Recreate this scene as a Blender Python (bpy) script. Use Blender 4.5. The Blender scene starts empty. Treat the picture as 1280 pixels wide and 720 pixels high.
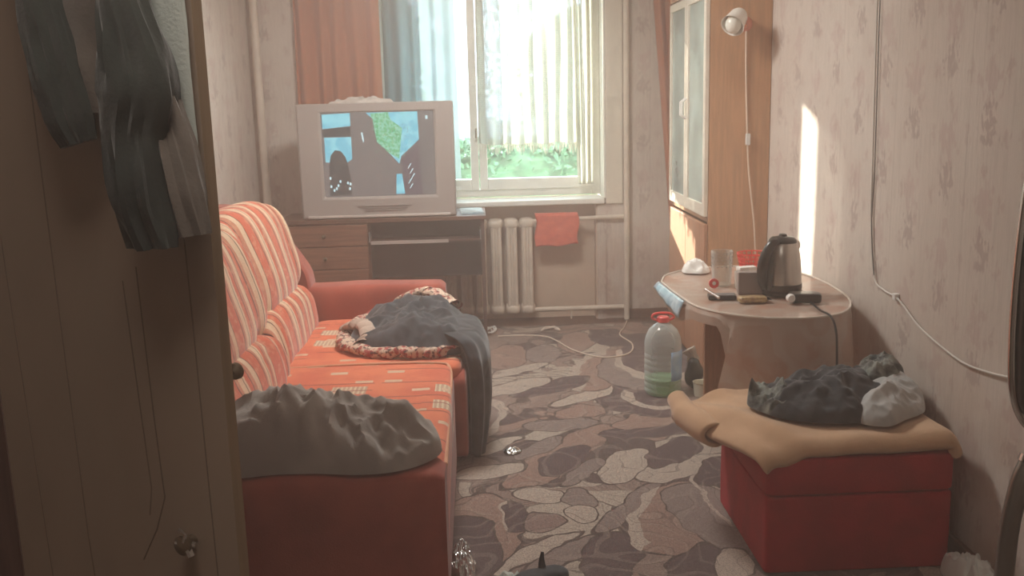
import bpy, bmesh, math, random
from mathutils import Vector, Matrix, noise as mn
random.seed(7)
SC = bpy.context.scene; COL = SC.collection; PI = math.pi
def V(*a): return Vector(a)

# ---------------------------------------------------------------- camera
f_px, pitch, yaw, roll = 1200.0, math.radians(11.0), math.radians(1.9), math.radians(1.5)
F = V(math.sin(yaw)*math.cos(pitch), math.cos(yaw)*math.cos(pitch), -math.sin(pitch))
X0 = F.cross(V(0, 0, 1)).normalized(); U0 = X0.cross(F)
X1 = math.cos(roll)*X0 - math.sin(roll)*U0; U1 = math.sin(roll)*X0 + math.cos(roll)*U0
cam = bpy.data.cameras.new('camera'); cam.sensor_width = 36; cam.lens = f_px/1280*36; cam.clip_start = .05
co = bpy.data.objects.new('camera', cam); COL.objects.link(co)
M = Matrix((X1, U1, -F)).transposed().to_4x4(); M.translation = V(0, 0, 1.5); co.matrix_world = M
SC.camera = co
# ---------------------------------------------------------------- world, sun, added fill lights, exposure
w = bpy.data.worlds.new('sky'); SC.world = w; w.use_nodes = True
bg = w.node_tree.nodes['Background']; bg.inputs[0].default_value = (.72, .88, 1, 1); bg.inputs[1].default_value = 2.1
sl = bpy.data.lights.new('sun', 'SUN'); sl.energy = 7.5; sl.angle = math.radians(.8); sl.color = (1, .84, .68)
so = bpy.data.objects.new('sun', sl); COL.objects.link(so)
so.rotation_euler = V(.72, -1, -.35).to_track_quat('-Z', 'Y').to_euler()
pl = bpy.data.lights.new('window_portal', 'AREA'); pl.shape = 'RECTANGLE'; pl.size = 1.5; pl.size_y = 1.45; pl.cycles.is_portal = True
po = bpy.data.objects.new('window_portal', pl); COL.objects.link(po); po.location = (.125, 6.93, 1.58); po.rotation_euler = (-PI/2, 0, 0)
hl = bpy.data.lights.new('foreground_fill', 'AREA'); hl.shape = 'DISK'; hl.size = .5; hl.energy = 3.0; hl.color = (1, .9, .8)  # unseen fill light added above the near foreground
ho = bpy.data.objects.new('foreground_fill', hl); COL.objects.link(ho); ho.location = (-.25, .75, 2.45)
cl = bpy.data.lights.new('ceiling_fill', 'AREA'); cl.shape = 'DISK'; cl.size = .6; cl.energy = 16; cl.color = (1, .95, .88)  # unseen fill added to raise the brightness of the room
cx = bpy.data.objects.new('ceiling_fill', cl); COL.objects.link(cx); cx.location = (-.1, 4.5, 2.55)
vs = SC.view_settings; vs.view_transform = 'Standard'; vs.look = 'None'; vs.gamma = 1; vs.exposure = 1.8
SC.cycles.use_denoising = True
SC.cycles.max_bounces = 12; SC.cycles.diffuse_bounces = 6; SC.cycles.transparent_max_bounces = 12
SC.cycles.volume_bounces = 1; SC.cycles.sample_clamp_indirect = 6

# ---------------------------------------------------------------- materials
def newmat(name):
    m = bpy.data.materials.new(name); m.use_nodes = True
    nt = m.node_tree; return m, nt, nt.nodes['Principled BSDF']
def setp(b, **k):
    for n, v in k.items():
        n = {'rough': 'Roughness', 'metal': 'Metallic', 'trans': 'Transmission Weight', 'alpha': 'Alpha', 'sheen': 'Sheen Weight', 'spec': 'Specular IOR Level', 'coat': 'Coat Weight', 'sss': 'Subsurface Weight'}[n]
        b.inputs[n].default_value = v
def N(nt, t, **k):
    n = nt.nodes.new(t)
    for a, v in k.items():
        if a.startswith('i'):
            n.inputs[int(a[1:])].default_value = v
        else: setattr(n, a, v)
    return n
def mth(nt, op, a, b=None, c=None):
    n = nt.nodes.new('ShaderNodeMath'); n.operation = op
    for i, v in enumerate((a, b, c)):
        if v is None: continue
        if isinstance(v, (int, float)): n.inputs[i].default_value = v
        else: nt.links.new(v, n.inputs[i])
    return n.outputs[0]
def mix(nt, fac, a, b):
    n = nt.nodes.new('ShaderNodeMix'); n.data_type = 'RGBA'
    for i, v in ((0, fac), (6, a), (7, b)):
        if isinstance(v, (int, float)): n.inputs[i].default_value = v
        elif isinstance(v, tuple): n.inputs[i].default_value = v + (1,) if len(v) == 3 else v
        else: nt.links.new(v, n.inputs[i])
    return n.outputs[2]
def coord(nt, scale=(1, 1, 1), kind='Object', rot=(0, 0, 0)):
    tc = nt.nodes.new('ShaderNodeTexCoord'); mp = nt.nodes.new('ShaderNodeMapping')
    mp.inputs['Scale'].default_value = scale; mp.inputs['Rotation'].default_value = rot
    nt.links.new(tc.outputs[kind], mp.inputs[0]); return mp.outputs[0]
def noise_t(nt, vec, scale, detail=3, rough=.55):
    n = N(nt, 'ShaderNodeTexNoise'); n.inputs['Scale'].default_value = scale; n.inputs['Detail'].default_value = detail
    n.inputs['Roughness'].default_value = rough; nt.links.new(vec, n.inputs['Vector']); return n.outputs['Fac']
def sm(nt, v, a, b):
    n = N(nt, 'ShaderNodeMapRange'); n.interpolation_type = 'SMOOTHSTEP'
    nt.links.new(v, n.inputs[0]); n.inputs[1].default_value = a; n.inputs[2].default_value = b; return n.outputs[0]
def bump(nt, b, h, strength=.3, dist=.01):
    n = N(nt, 'ShaderNodeBump'); n.inputs['Strength'].default_value = strength; n.inputs['Distance'].default_value = dist
    nt.links.new(h, n.inputs['Height']); nt.links.new(n.outputs[0], b.inputs['Normal'])
def mat(name, c, rough=.6, var=.15, scale=8, stretch=(1, 1, 1), bmp=.0, bscale=60, c2=None, **k):
    m, nt, b = newmat(name); setp(b, rough=rough, **k)
    v = coord(nt, stretch); n = noise_t(nt, v, scale, 4)
    dark = c2 or tuple(x*(1-var) for x in c); lite = c if c2 else tuple(min(1, x*(1+var)) for x in c)
    nt.links.new(mix(nt, sm(nt, n, .3, .7), dark, lite), b.inputs['Base Color'])
    if bmp: bump(nt, b, noise_t(nt, v, bscale, 3), bmp, .004)
    return m
def wood(name, c, rough=.45, var=.25, axis=2, scale=4):
    s = [14, 14, 14]; s[axis] = 1.0
    return mat(name, c, rough, var, scale, tuple(s), .05, 8)

W_WHITE = mat('white_gloss_paint', (.78, .76, .70), .35, .06)
PIPE = mat('painted_iron', (.72, .62, .52), .4, .08, 12)
TILEW = mat('window_board_paint', (.85, .84, .78), .3, .05)
DARKW = wood('dark_veneer', (.13, .065, .045), .35, axis=0)
DARKW2 = wood('dark_door_veneer', (.10, .055, .045), .4)
REDW = wood('reddish_veneer', (.20, .09, .055), .4, axis=0)
OAK = wood('orange_oak_veneer', (.50, .27, .14), .45, .12)
OAK2 = wood('orange_oak_front', (.42, .20, .11), .5, .12)
LEAFM = mat('tan_wallpapered_board', (.27, .20, .15), .75, .14, 3, (1, 1, .4), .15, 40)
LEAFE = wood('pale_board_edge', (.27, .19, .12), .7, .12)
BLACKP = mat('black_plastic', (.02, .021, .022), .3, .2)
GREYP = mat('grey_plastic', (.20, .19, .19), .4, .1)
TVM = mat('silver_tv_plastic', (.36, .315, .295), .42, .04, 3)
TVM2 = mat('darker_tv_plastic', (.26, .23, .22), .45, .05)
CHROME = mat('chrome', (.75, .75, .74), .18, .05, metal=1)
STEEL = mat('brushed_steel', (.60, .55, .50), .30, .08, 6, (8, 8, .5), metal=.92)
BRASS = mat('worn_brass_knob', (.28, .22, .16), .35, .2, metal=.8)
REDP = mat('red_plastic', (.75, .06, .06), .35, .1)
WHITEP = mat('white_plastic', (.8, .79, .76), .35, .04)
PAPER = mat('white_paper', (.82, .80, .76), .8, .04)
LINO = wood('brown_floor_paint', (.12, .06, .04), .4, axis=1)
GREYW = mat('grey_metal_tube', (.25, .24, .22), .28, .12, 4, metal=.8)

def fabric(name, c, c2=None, scale=10, rough=.95, bmp=.25, bscale=220, sheen=.3, stretch=(1, 1, 1), wr=0, wd=.02):
    m, nt, b = newmat(name); setp(b, rough=rough, sheen=sheen, spec=.2)
    v = coord(nt, stretch); n = noise_t(nt, v, scale, 5)
    nt.links.new(mix(nt, sm(nt, n, .35, .68), c2 or tuple(x*.75 for x in c), c), b.inputs['Base Color'])
    h1 = noise_t(nt, v, bscale, 2)
    if wr:
        wn = N(nt, 'ShaderNodeTexNoise'); wn.noise_type = 'RIDGED_MULTIFRACTAL'; wn.inputs['Scale'].default_value = wr; wn.inputs['Detail'].default_value = 2.5; wn.inputs['Distortion'].default_value = .6; nt.links.new(v, wn.inputs['Vector'])
        b1 = N(nt, 'ShaderNodeBump'); b1.inputs['Strength'].default_value = .8; b1.inputs['Distance'].default_value = wd; nt.links.new(wn.outputs['Fac'], b1.inputs['Height'])
        b2 = N(nt, 'ShaderNodeBump'); b2.inputs['Strength'].default_value = bmp; b2.inputs['Distance'].default_value = .003; nt.links.new(h1, b2.inputs['Height']); nt.links.new(b1.outputs[0], b2.inputs['Normal']); nt.links.new(b2.outputs[0], b.inputs['Normal'])
    else: bump(nt, b, h1, bmp, .003)
    return m
SUEDE = fabric('terracotta_suede', (.38, .085, .055), (.30, .06, .04), 6, wr=3, wd=.006)
REDF = fabric('crimson_upholstery', (.42, .008, .016), (.32, .005, .011), 9, bscale=160, bmp=.5, sheen=.05)
TANF = fabric('tan_blanket', (.62, .40, .25), (.52, .32, .19), 5, wr=5, wd=.012)
GREYF = fabric('grey_cover_cloth', (.42, .37, .33), (.30, .26, .235), 4, wr=4.5, wd=.035)
NAVYF = fabric('charcoal_cloth', (.055, .065, .075), (.03, .036, .042), 14, wr=9)
LEAFF = fabric('mottled_green_black_cloth', (.26, .28, .25), (.03, .04, .045), 26, wr=12)
LGREYF = fabric('pale_grey_cloth', (.50, .50, .49), (.40, .40, .39), 7, wr=9)
REDTOWEL = fabric('coral_towel', (.80, .16, .10), (.68, .12, .08), 20, bmp=.8)
GARM = fabric('dark_green_grey_fleece', (.040, .046, .040), (.026, .031, .028), 9, wr=8)
GARM2 = fabric('taupe_knit', (.16, .135, .115), (.12, .10, .085), 9)
PALELIGHT = fabric('pale_light_tone', (.46, .49, .45), (.38, .42, .38), 3)  # cool light on the door leaf, put into a pale colour
BLUEPL = mat('bluish_glossy_film', (.60, .72, .78), .12, .3, 30, c2=(.30, .45, .55))

def floral():
    m, nt, b = newmat('red_beige_print'); setp(b, rough=.9); v = coord(nt)
    n = noise_t(nt, v, 34, 4); a = mix(nt, sm(nt, n, .44, .5), (.38, .07, .06), (.62, .47, .36))
    n2 = noise_t(nt, v, 60, 3); nt.links.new(mix(nt, sm(nt, n2, .56, .6), a, (.09, .05, .05)), b.inputs['Base Color']); return m
PRINT = floral()
def stripes():
    m, nt, b = newmat('orange_striped_velour'); setp(b, rough=.85, sheen=.3, spec=.25); v = coord(nt)
    sx = N(nt, 'ShaderNodeSeparateXYZ'); nt.links.new(v, sx.inputs[0])
    d = noise_t(nt, v, 5, 2); y = mth(nt, 'ADD', sx.outputs[1], mth(nt, 'MULTIPLY', d, .02))
    fr = mth(nt, 'FRACT', mth(nt, 'MULTIPLY', y, 3.7))
    r = N(nt, 'ShaderNodeValToRGB'); nt.links.new(fr, r.inputs[0]); e = r.color_ramp; e.interpolation = 'CONSTANT'
    O, Cr, Dk, Pk = (.56, .11, .05, 1), (.66, .47, .31, 1), (.08, .022, .02, 1), (.50, .19, .11, 1)
    st = [(0, O), (.20, Dk), (.225, Pk), (.30, Cr), (.42, Dk), (.44, Cr), (.50, O), (.62, Dk), (.64, Pk), (.74, Cr), (.86, Dk), (.88, O)]
    e.elements[0].color = O; e.elements[0].position = 0; e.elements[1].position = st[1][0]; e.elements[1].color = st[1][1]
    for p, c in st[2:]:
        q = e.elements.new(p); q.color = c
    n = noise_t(nt, v, 26, 3)
    sp = mix(nt, mth(nt, 'MULTIPLY', sm(nt, n, .52, .62), .4), r.outputs[0], (.66, .36, .22))
    nt.links.new(sp, b.inputs['Base Color']); bump(nt, b, noise_t(nt, v, 250, 2), .2, .002); return m
STRIPE = stripes()
def seatmat():
    m, nt, b = newmat('orange_velour_with_blocks'); setp(b, rough=.85, sheen=.3, spec=.25); v = coord(nt)
    sx = N(nt, 'ShaderNodeSeparateXYZ'); nt.links.new(v, sx.inputs[0])
    def cells(kx, ky, ox, oy, wx, wy, th):
        a = mth(nt, 'ADD', mth(nt, 'MULTIPLY', sx.outputs[0], kx), ox); c = mth(nt, 'ADD', mth(nt, 'MULTIPLY', sx.outputs[1], ky), oy)
        cb = N(nt, 'ShaderNodeCombineXYZ'); nt.links.new(mth(nt, 'FLOOR', a), cb.inputs[0]); nt.links.new(mth(nt, 'FLOOR', c), cb.inputs[1])
        wn = N(nt, 'ShaderNodeTexWhiteNoise'); wn.noise_dimensions = '2D'; nt.links.new(cb.outputs[0], wn.inputs[0])
        ia = mth(nt, 'LESS_THAN', mth(nt, 'ABSOLUTE', mth(nt, 'SUBTRACT', mth(nt, 'FRACT', a), .5)), wx)
        ic = mth(nt, 'LESS_THAN', mth(nt, 'ABSOLUTE', mth(nt, 'SUBTRACT', mth(nt, 'FRACT', c), .5)), wy)
        return mth(nt, 'MULTIPLY', mth(nt, 'MULTIPLY', ia, ic), mth(nt, 'GREATER_THAN', wn.outputs[0], th))
    base = mix(nt, sm(nt, noise_t(nt, v, 7, 3), .35, .65), (.60, .12, .055), (.70, .18, .08))
    lines = mth(nt, 'GREATER_THAN', mth(nt, 'FRACT', mth(nt, 'MULTIPLY', sx.outputs[0], 60)), .45)
    c1 = mix(nt, cells(5.2, 5.0, .1, .3, .34, .24, .74), base, mix(nt, lines, (.62, .50, .34), (.48, .30, .20)))
    c2 = mix(nt, cells(9, 8, .6, .1, .3, .12, .62), c1, (.62, .42, .28))
    c3 = mix(nt, cells(3, 11, .2, .7, .46, .05, .5), c2, (.30, .06, .035))
    nt.links.new(c3, b.inputs['Base Color']); bump(nt, b, noise_t(nt, v, 250, 2), .2, .002); return m
SEATM = seatmat()

def wallpaper(name, c1, c2, motif):
    m, nt, b = newmat(name); setp(b, rough=.8, spec=.3); v0 = coord(nt)
    sx = N(nt, 'ShaderNodeSeparateXYZ'); nt.links.new(v0, sx.inputs[0])
    u = mth(nt, 'ADD', sx.outputs[0], sx.outputs[1])
    cb = N(nt, 'ShaderNodeCombineXYZ'); nt.links.new(u, cb.inputs[0]); nt.links.new(sx.outputs[2], cb.inputs[1]); v = cb.outputs[0]
    wav = noise_t(nt, v, 1.6, 4); base = mix(nt, sm(nt, wav, .3, .72), c1, c2)
    mp = N(nt, 'ShaderNodeMapping'); nt.links.new(v, mp.inputs[0]); mp.inputs['Scale'].default_value = (90, 5, 1)
    fib = noise_t(nt, mp.outputs[0], 1, 3); base = mix(nt, mth(nt, 'MULTIPLY', sm(nt, fib, .4, .75), .30), base, tuple(x*.72 for x in c1))
    # half-drop flower sprigs
    for kx, ky, sc, th, off, col, amt in ((4.0, 2.6, 34, .20, 0, motif, .30), (4.0, 2.6, 52, .15, .37, tuple(x*.6 for x in motif), .38), (9, 5, 70, .15, .7, (.40, .26, .24), .28)):
        a = mth(nt, 'MULTIPLY', u, kx); col_i = mth(nt, 'FLOOR', a)
        z = mth(nt, 'ADD', mth(nt, 'ADD', mth(nt, 'MULTIPLY', sx.outputs[2], ky), mth(nt, 'MULTIPLY', col_i, .5)), off)
        fa = mth(nt, 'SUBTRACT', mth(nt, 'FRACT', a), .5); fz = mth(nt, 'MULTIPLY', mth(nt, 'SUBTRACT', mth(nt, 'FRACT', z), .5), 1.25)
        d = mth(nt, 'SQRT', mth(nt, 'ADD', mth(nt, 'MULTIPLY', fa, fa), mth(nt, 'MULTIPLY', fz, fz)))
        mp2 = N(nt, 'ShaderNodeMapping'); nt.links.new(v, mp2.inputs[0]); mp2.inputs['Scale'].default_value = (1, .55, 1)
        n = noise_t(nt, mp2.outputs[0], sc, 2)
        dd = mth(nt, 'ADD', d, mth(nt, 'MULTIPLY', mth(nt, 'SUBTRACT', n, .5), .9))
        k = mth(nt, 'SUBTRACT', 1.0, sm(nt, dd, th-.06, th+.03))
        base = mix(nt, mth(nt, 'MULTIPLY', k, amt), base, col)
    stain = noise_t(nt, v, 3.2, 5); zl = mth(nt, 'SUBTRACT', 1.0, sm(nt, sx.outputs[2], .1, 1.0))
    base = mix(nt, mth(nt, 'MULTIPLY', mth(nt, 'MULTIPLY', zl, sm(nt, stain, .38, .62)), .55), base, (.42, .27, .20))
    seam = mth(nt, 'LESS_THAN', mth(nt, 'ABSOLUTE', mth(nt, 'SUBTRACT', mth(nt, 'FRACT', mth(nt, 'MULTIPLY', u, 1.89)), .5)), .004)
    base = mix(nt, mth(nt, 'MULTIPLY', seam, .35), base, (.35, .28, .24))
    nt.links.new(base, b.inputs['Base Color']); bump(nt, b, mth(nt, 'ADD', fib, wav), .25, .004); return m
WP = wallpaper('sprigged_wallpaper', (.60, .52, .46), (.66, .59, .53), (.46, .30, .29))
CEIL = mat('whitewash', (.75, .73, .68), .9, .04)
SOLID = mat('beige_niche_paint', (.60, .46, .36), .6, .06, 4)

# carpet: flat woven print, shapes measured on the floor plane
def carpetmat():
    m, nt, b = newmat('woven_arc_carpet'); setp(b, rough=.95, sheen=.2, spec=.15); v = coord(nt)
    nz = N(nt, 'ShaderNodeTexNoise'); nz.inputs['Scale'].default_value = 2.2; nt.links.new(v, nz.inputs['Vector'])
    sb = N(nt, 'ShaderNodeVectorMath', operation='SCALE'); nt.links.new(nz.outputs['Color'], sb.inputs[0]); sb.inputs[3].default_value = .8
    ad = N(nt, 'ShaderNodeVectorMath', operation='ADD'); nt.links.new(v, ad.inputs[0]); nt.links.new(sb.outputs[0], ad.inputs[1])
    DK, MD, LT, RD = (.085, .055, .055), (.27, .19, .16), (.47, .39, .32), (.32, .20, .16)
    LN = (.06, .04, .035)
    speck = noise_t(nt, v, 190, 2, .8)
    def vor(scale, feat, vec):
        n = N(nt, 'ShaderNodeTexVoronoi'); n.feature = feat; n.inputs['Scale'].default_value = scale; nt.links.new(vec, n.inputs['Vector']); return n
    mp = N(nt, 'ShaderNodeMapping'); nt.links.new(ad.outputs[0], mp.inputs[0]); mp.inputs['Scale'].default_value = (1, 1.25, 0); mp.inputs['Rotation'].default_value = (0, 0, .5)
    def layer(scale):
        c = vor(scale, 'F1', mp.outputs[0]); e = vor(scale, 'DISTANCE_TO_EDGE', mp.outputs[0])
        s = N(nt, 'ShaderNodeSeparateColor'); nt.links.new(c.outputs['Color'], s.inputs[0])
        r = N(nt, 'ShaderNodeValToRGB'); r.color_ramp.interpolation = 'CONSTANT'; nt.links.new(s.outputs[0], r.inputs[0]); el = r.color_ramp.elements
        el[0].color = DK+(1,); el[0].position = 0; el[1].position = .26; el[1].color = MD+(1,)
        for p, cc in ((.5, LT), (.68, RD), (.82, MD), (.92, LT)):
            q = el.new(p); q.color = cc+(1,)
        line = mth(nt, 'LESS_THAN', e.outputs['Distance'], .022)
        return mix(nt, mth(nt, 'MULTIPLY', line, .8), r.outputs[0], LN), s.outputs[1]
    big, rnd = layer(3.1); small, _ = layer(7.5)
    base = mix(nt, mth(nt, 'GREATER_THAN', rnd, .62), big, small)
    sxy = N(nt, 'ShaderNodeSeparateXYZ'); nt.links.new(v, sxy.inputs[0])
    nw = N(nt, 'ShaderNodeTexNoise'); nw.inputs['Scale'].default_value = 5; nt.links.new(v, nw.inputs['Vector']); sw = N(nt, 'ShaderNodeSeparateColor'); nt.links.new(nw.outputs['Color'], sw.inputs[0])
    px = mth(nt, 'ADD', sxy.outputs[0], mth(nt, 'MULTIPLY', mth(nt, 'SUBTRACT', sw.outputs[0], .5), .12)); py = mth(nt, 'ADD', sxy.outputs[1], mth(nt, 'MULTIPLY', mth(nt, 'SUBTRACT', sw.outputs[1], .5), .16))
    def ell(base, c, a, bb, col, line=True, ring=None):
        # ellipse through centre c with half-axis vectors a, bb on the floor
        det = a[0]*bb[1]-a[1]*bb[0]
        dx = mth(nt, 'SUBTRACT', px, c[0]); dy = mth(nt, 'SUBTRACT', py, c[1])
        uu = mth(nt, 'ADD', mth(nt, 'MULTIPLY', dx, bb[1]/det), mth(nt, 'MULTIPLY', dy, -bb[0]/det))
        vv = mth(nt, 'ADD', mth(nt, 'MULTIPLY', dx, -a[1]/det), mth(nt, 'MULTIPLY', dy, a[0]/det))
        d = mth(nt, 'SQRT', mth(nt, 'ADD', mth(nt, 'MULTIPLY', uu, uu), mth(nt, 'MULTIPLY', vv, vv)))
        if ring:   # crescent band: only the side where uu*sx+vv*sy > 0
            lo, sx_, sy_, co_ = ring
            inb = mth(nt, 'MULTIPLY', mth(nt, 'LESS_THAN', d, 1), mth(nt, 'GREATER_THAN', d, lo))
            side = mth(nt, 'GREATER_THAN', mth(nt, 'ADD', mth(nt, 'MULTIPLY', uu, sx_), mth(nt, 'MULTIPLY', vv, sy_)), co_)
            return mix(nt, mth(nt, 'MULTIPLY', inb, side), base, col)
        if line:
            base = mix(nt, mth(nt, 'LESS_THAN', d, 1.0), base, LN)
            return mix(nt, mth(nt, 'LESS_THAN', d, 1-.007/min(math.hypot(*a), math.hypot(*bb))), base, col)
        return mix(nt, mth(nt, 'LESS_THAN', d, 1.0), base, col)
    for e in CARPET_SHAPES: base = ell(base, *e)
    ra = vor(1.9, 'F1', ad.outputs[0]); fr = mth(nt, 'FRACT', mth(nt, 'MULTIPLY', ra.outputs['Distance'], 5.5))
    base = mix(nt, mth(nt, 'MULTIPLY', mth(nt, 'LESS_THAN', fr, .055), .45), base, LN)
    base = mix(nt, mth(nt, 'MULTIPLY', mth(nt, 'GREATER_THAN', fr, .80), .22), base, (.46, .37, .31))
    base = mix(nt, mth(nt, 'MULTIPLY', sm(nt, speck, .40, .62), .50), base, (.13, .09, .085))
    base = mix(nt, mth(nt, 'MULTIPLY', sm(nt, speck, .56, .40), .12), base, (.62, .52, .42))
    nt.links.new(base, b.inputs['Base Color']); bump(nt, b, noise_t(nt, v, 260, 2), .6, .005); return m
DKc, MDc, LTc, RDc, SPc = (.085, .052, .058), (.25, .165, .145), (.50, .41, .34), (.32, .20, .16), (.25, .19, .17)
CARPET_SHAPES = [
 ((-0.049, 3.180), (0.190, 0.008), (0.002, 0.334), RDc),
 ((-0.085, 3.043), (0.132, 0.009), (-0.009, 0.271), DKc),
 ((0.150, 2.975), (0.170, 0.162), (-0.030, 0.031), LTc),
 ((0.240, 2.954), (0.147, 0.151), (-0.037, 0.036), SPc),
 ((0.411, 2.933), (0.123, -0.005), (0.044, 0.196), DKc),
 ((0.526, 3.342), (0.174, 0.252), (-0.048, 0.033), SPc),
 ((0.679, 3.243), (0.165, 0.002), (0.085, 0.326), RDc),
 ((0.679, 3.243), (0.165, 0.002), (0.085, 0.326), LTc, False, (0.74, -1, 0, 0.45)),
 ((0.809, 3.222), (0.149, -0.115), (0.015, 0.301), SPc),
 ((0.928, 3.429), (0.111, -0.163), (0.042, 0.302), LTc, False, (0.86, -1, -0.3, 0.4)),
 ((0.679, 2.846), (0.106, 0.007), (0.030, 0.175), DKc),
 ((0.782, 2.853), (0.079, 0.001), (0.034, 0.143), LTc),
 ((0.807, 3.697), (0.230, 0.108), (-0.042, 0.091), LTc),
 ((0.333, 3.899), (0.274, 0.386), (-0.089, 0.063), RDc),
 ((0.342, 3.841), (0.128, 0.097), (0.006, 0.139), DKc),
 ((0.490, 4.091), (0.083, 0.032), (0.085, 0.220), RDc, False, (0.82, 1, 0.2, 0.3)),
 ((0.399, 3.703), (0.118, 0.148), (-0.041, 0.033), SPc),
 ((0.579, 3.750), (0.112, 0.056), (0.053, 0.202), LTc),
 ((0.803, 3.877), (0.132, 0.072), (0.046, 0.167), DKc),
 ((0.928, 3.625), (0.084, -0.008), (0.036, 0.165), DKc),
 ((0.226, 3.974), (0.119, 0.163), (-0.048, 0.035), SPc),
 ((0.053, 4.045), (0.121, 0.123), (-0.035, 0.035), LTc),
 ((0.008, 3.726), (0.149, 0.072), (-0.034, 0.071), LTc),
 ((0.199, 3.469), (0.097, -0.010), (0.001, 0.080), LTc),
 ((0.345, 3.441), (0.067, -0.022), (0.010, 0.097), SPc),
 ((0.337, 3.305), (0.072, -0.011), (0.008, 0.076), LTc),
 ((0.098, 3.280), (0.058, -0.074), (0.020, 0.122), DKc),
 ((0.098, 3.280), (0.058, -0.074), (0.020, 0.122), LTc, False, (0.82, -1, -0.3, 0.3)),
 ((0.198, 3.215), (0.070, 0.010), (0.006, 0.089), MDc),
 ((0.461, 4.457), (0.137, 0.046), (-0.032, 0.096), RDc),
 ((0.350, 4.269), (0.171, 0.026), (-0.013, 0.088), SPc),
 ((-0.031, 4.405), (0.142, 0.054), (0.026, 0.285), SPc),
 ((-0.031, 4.405), (0.142, 0.054), (0.026, 0.285), LTc, False, (0.72, 1, 0.1, 0.3)),
 ((0.804, 4.165), (0.289, 0.066), (-0.021, 0.090), DKc),
 ((0.746, 4.271), (0.177, 0.038), (-0.020, 0.095), RDc),
 ((0.762, 4.605), (0.204, -0.076), (0.023, 0.261), DKc),
 ((0.880, 4.647), (0.187, -0.036), (0.025, 0.185), LTc, False, (0.7, -0.8, -0.8, 0.3)),
 ((0.528, 4.713), (0.196, 0.180), (-0.049, 0.053), LTc),
 ((0.707, 5.197), (0.244, 0.076), (0.090, 0.411), RDc),
 ((0.707, 5.197), (0.244, 0.076), (0.090, 0.411), LTc, False, (0.76, -1, 0.2, 0.35)),
 ((0.876, 5.152), (0.226, -0.093), (0.086, 0.382), SPc),
 ((1.027, 5.377), (0.244, -0.094), (0.109, 0.449), DKc),
 ((1.027, 5.377), (0.244, -0.094), (0.109, 0.449), LTc, False, (0.82, -0.6, -1, 0.25)),
 ((0.357, 4.889), (0.216, 0.177), (-0.060, 0.074), DKc),
 ((0.181, 4.910), (0.195, 0.179), (-0.057, 0.062), LTc),
 ((0.582, 5.817), (0.115, 0.025), (0.033, 0.280), RDc),
 ((0.797, 5.930), (0.121, 0.004), (0.031, 0.228), DKc),
 ((0.142, 5.533), (0.136, 0.018), (0.017, 0.293), RDc),
 ((0.361, 5.564), (0.101, 0.005), (0.020, 0.220), SPc),
 ((0.211, 5.227), (0.187, 0.140), (-0.046, 0.062), LTc),
]
# ---------------------------------------------------------------- geometry helpers
def obj(name, bm, m, parent=None, smooth=True, sub=0, solid=0, bev=0):
    me = bpy.data.meshes.new(name); bmesh.ops.recalc_face_normals(bm, faces=bm.faces[:]); bm.to_mesh(me); bm.free()
    for mm in (m if isinstance(m, (list, tuple)) else [m]): me.materials.append(mm)
    if smooth:
        for p in me.polygons: p.use_smooth = True
        try: me.set_sharp_from_angle(angle=math.radians(38))
        except Exception: pass
    o = bpy.data.objects.new(name, me); COL.objects.link(o)
    if parent: o.parent = parent
    if bev: q = o.modifiers.new('bevel', 'BEVEL'); q.width = bev; q.segments = 2; q.limit_method = 'ANGLE'
    if solid: q = o.modifiers.new('solid', 'SOLIDIFY'); q.thickness = solid; q.offset = -1
    if sub: q = o.modifiers.new('sub', 'SUBSURF'); q.levels = sub; q.render_levels = sub
    return o
def tag(o, label, cat, group=None, kind=None):
    o['label'] = label; o['category'] = cat
    if group: o['group'] = group
    if kind: o['kind'] = kind
    return o
def thing(name, label, cat, loc=(0, 0, 0), rz=0, group=None):
    o = bpy.data.objects.new(name, None); COL.objects.link(o); o.location = loc; o.rotation_euler = (0, 0, rz); o.empty_display_size = .05
    return tag(o, label, cat, group)
def struct(o): o['kind'] = 'structure'; return o
def box(bm, x0, x1, y0, y1, z0, z1, mi=0, rot=None, piv=None):
    vs_ = [bm.verts.new((x, y, z)) for x in (x0, x1) for y in (y0, y1) for z in (z0, z1)]
    for q in ((0, 1, 3, 2), (4, 6, 7, 5), (0, 4, 5, 1), (2, 3, 7, 6), (0, 2, 6, 4), (1, 5, 7, 3)):
        bm.faces.new([vs_[i] for i in q]).material_index = mi
    if rot is not None:
        p = Vector(piv) if piv else V((x0+x1)/2, (y0+y1)/2, (z0+z1)/2)
        for v_ in vs_: v_.co = p + rot @ (v_.co-p)
    return vs_
def bx(*a, **k):
    bm = bmesh.new(); box(bm, *a, **k); return bm
def tube(bm, pts, r, seg=10, closed=False, cap=True):
    pts = [Vector(p) for p in pts]; n = len(pts); rs = r if isinstance(r, (list, tuple)) else [r]*n
    rings = []; up = None
    for i, p in enumerate(pts):
        a = pts[(i-1) % n] if (i or closed) else p; c = pts[(i+1) % n] if (i < n-1 or closed) else p
        t = (c-a).normalized()
        if up is None: up = t.orthogonal().normalized()
        up = (up - t*up.dot(t)); up = up.normalized() if up.length > 1e-6 else t.orthogonal().normalized()
        s = t.cross(up)
        rings.append([bm.verts.new(p + (up*math.cos(2*PI*k/seg) + s*math.sin(2*PI*k/seg))*rs[i]) for k in range(seg)])
    m_ = n if closed else n-1
    for i in range(m_):
        A, B = rings[i], rings[(i+1) % n]
        for k in range(seg): bm.faces.new((A[k], A[(k+1) % seg], B[(k+1) % seg], B[k]))
    if cap and not closed:
        bm.faces.new(rings[0][::-1]); bm.faces.new(rings[-1])
    return bm
def tb(*a, **k): bm = bmesh.new(); return tube(bm, *a, **k)
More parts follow.
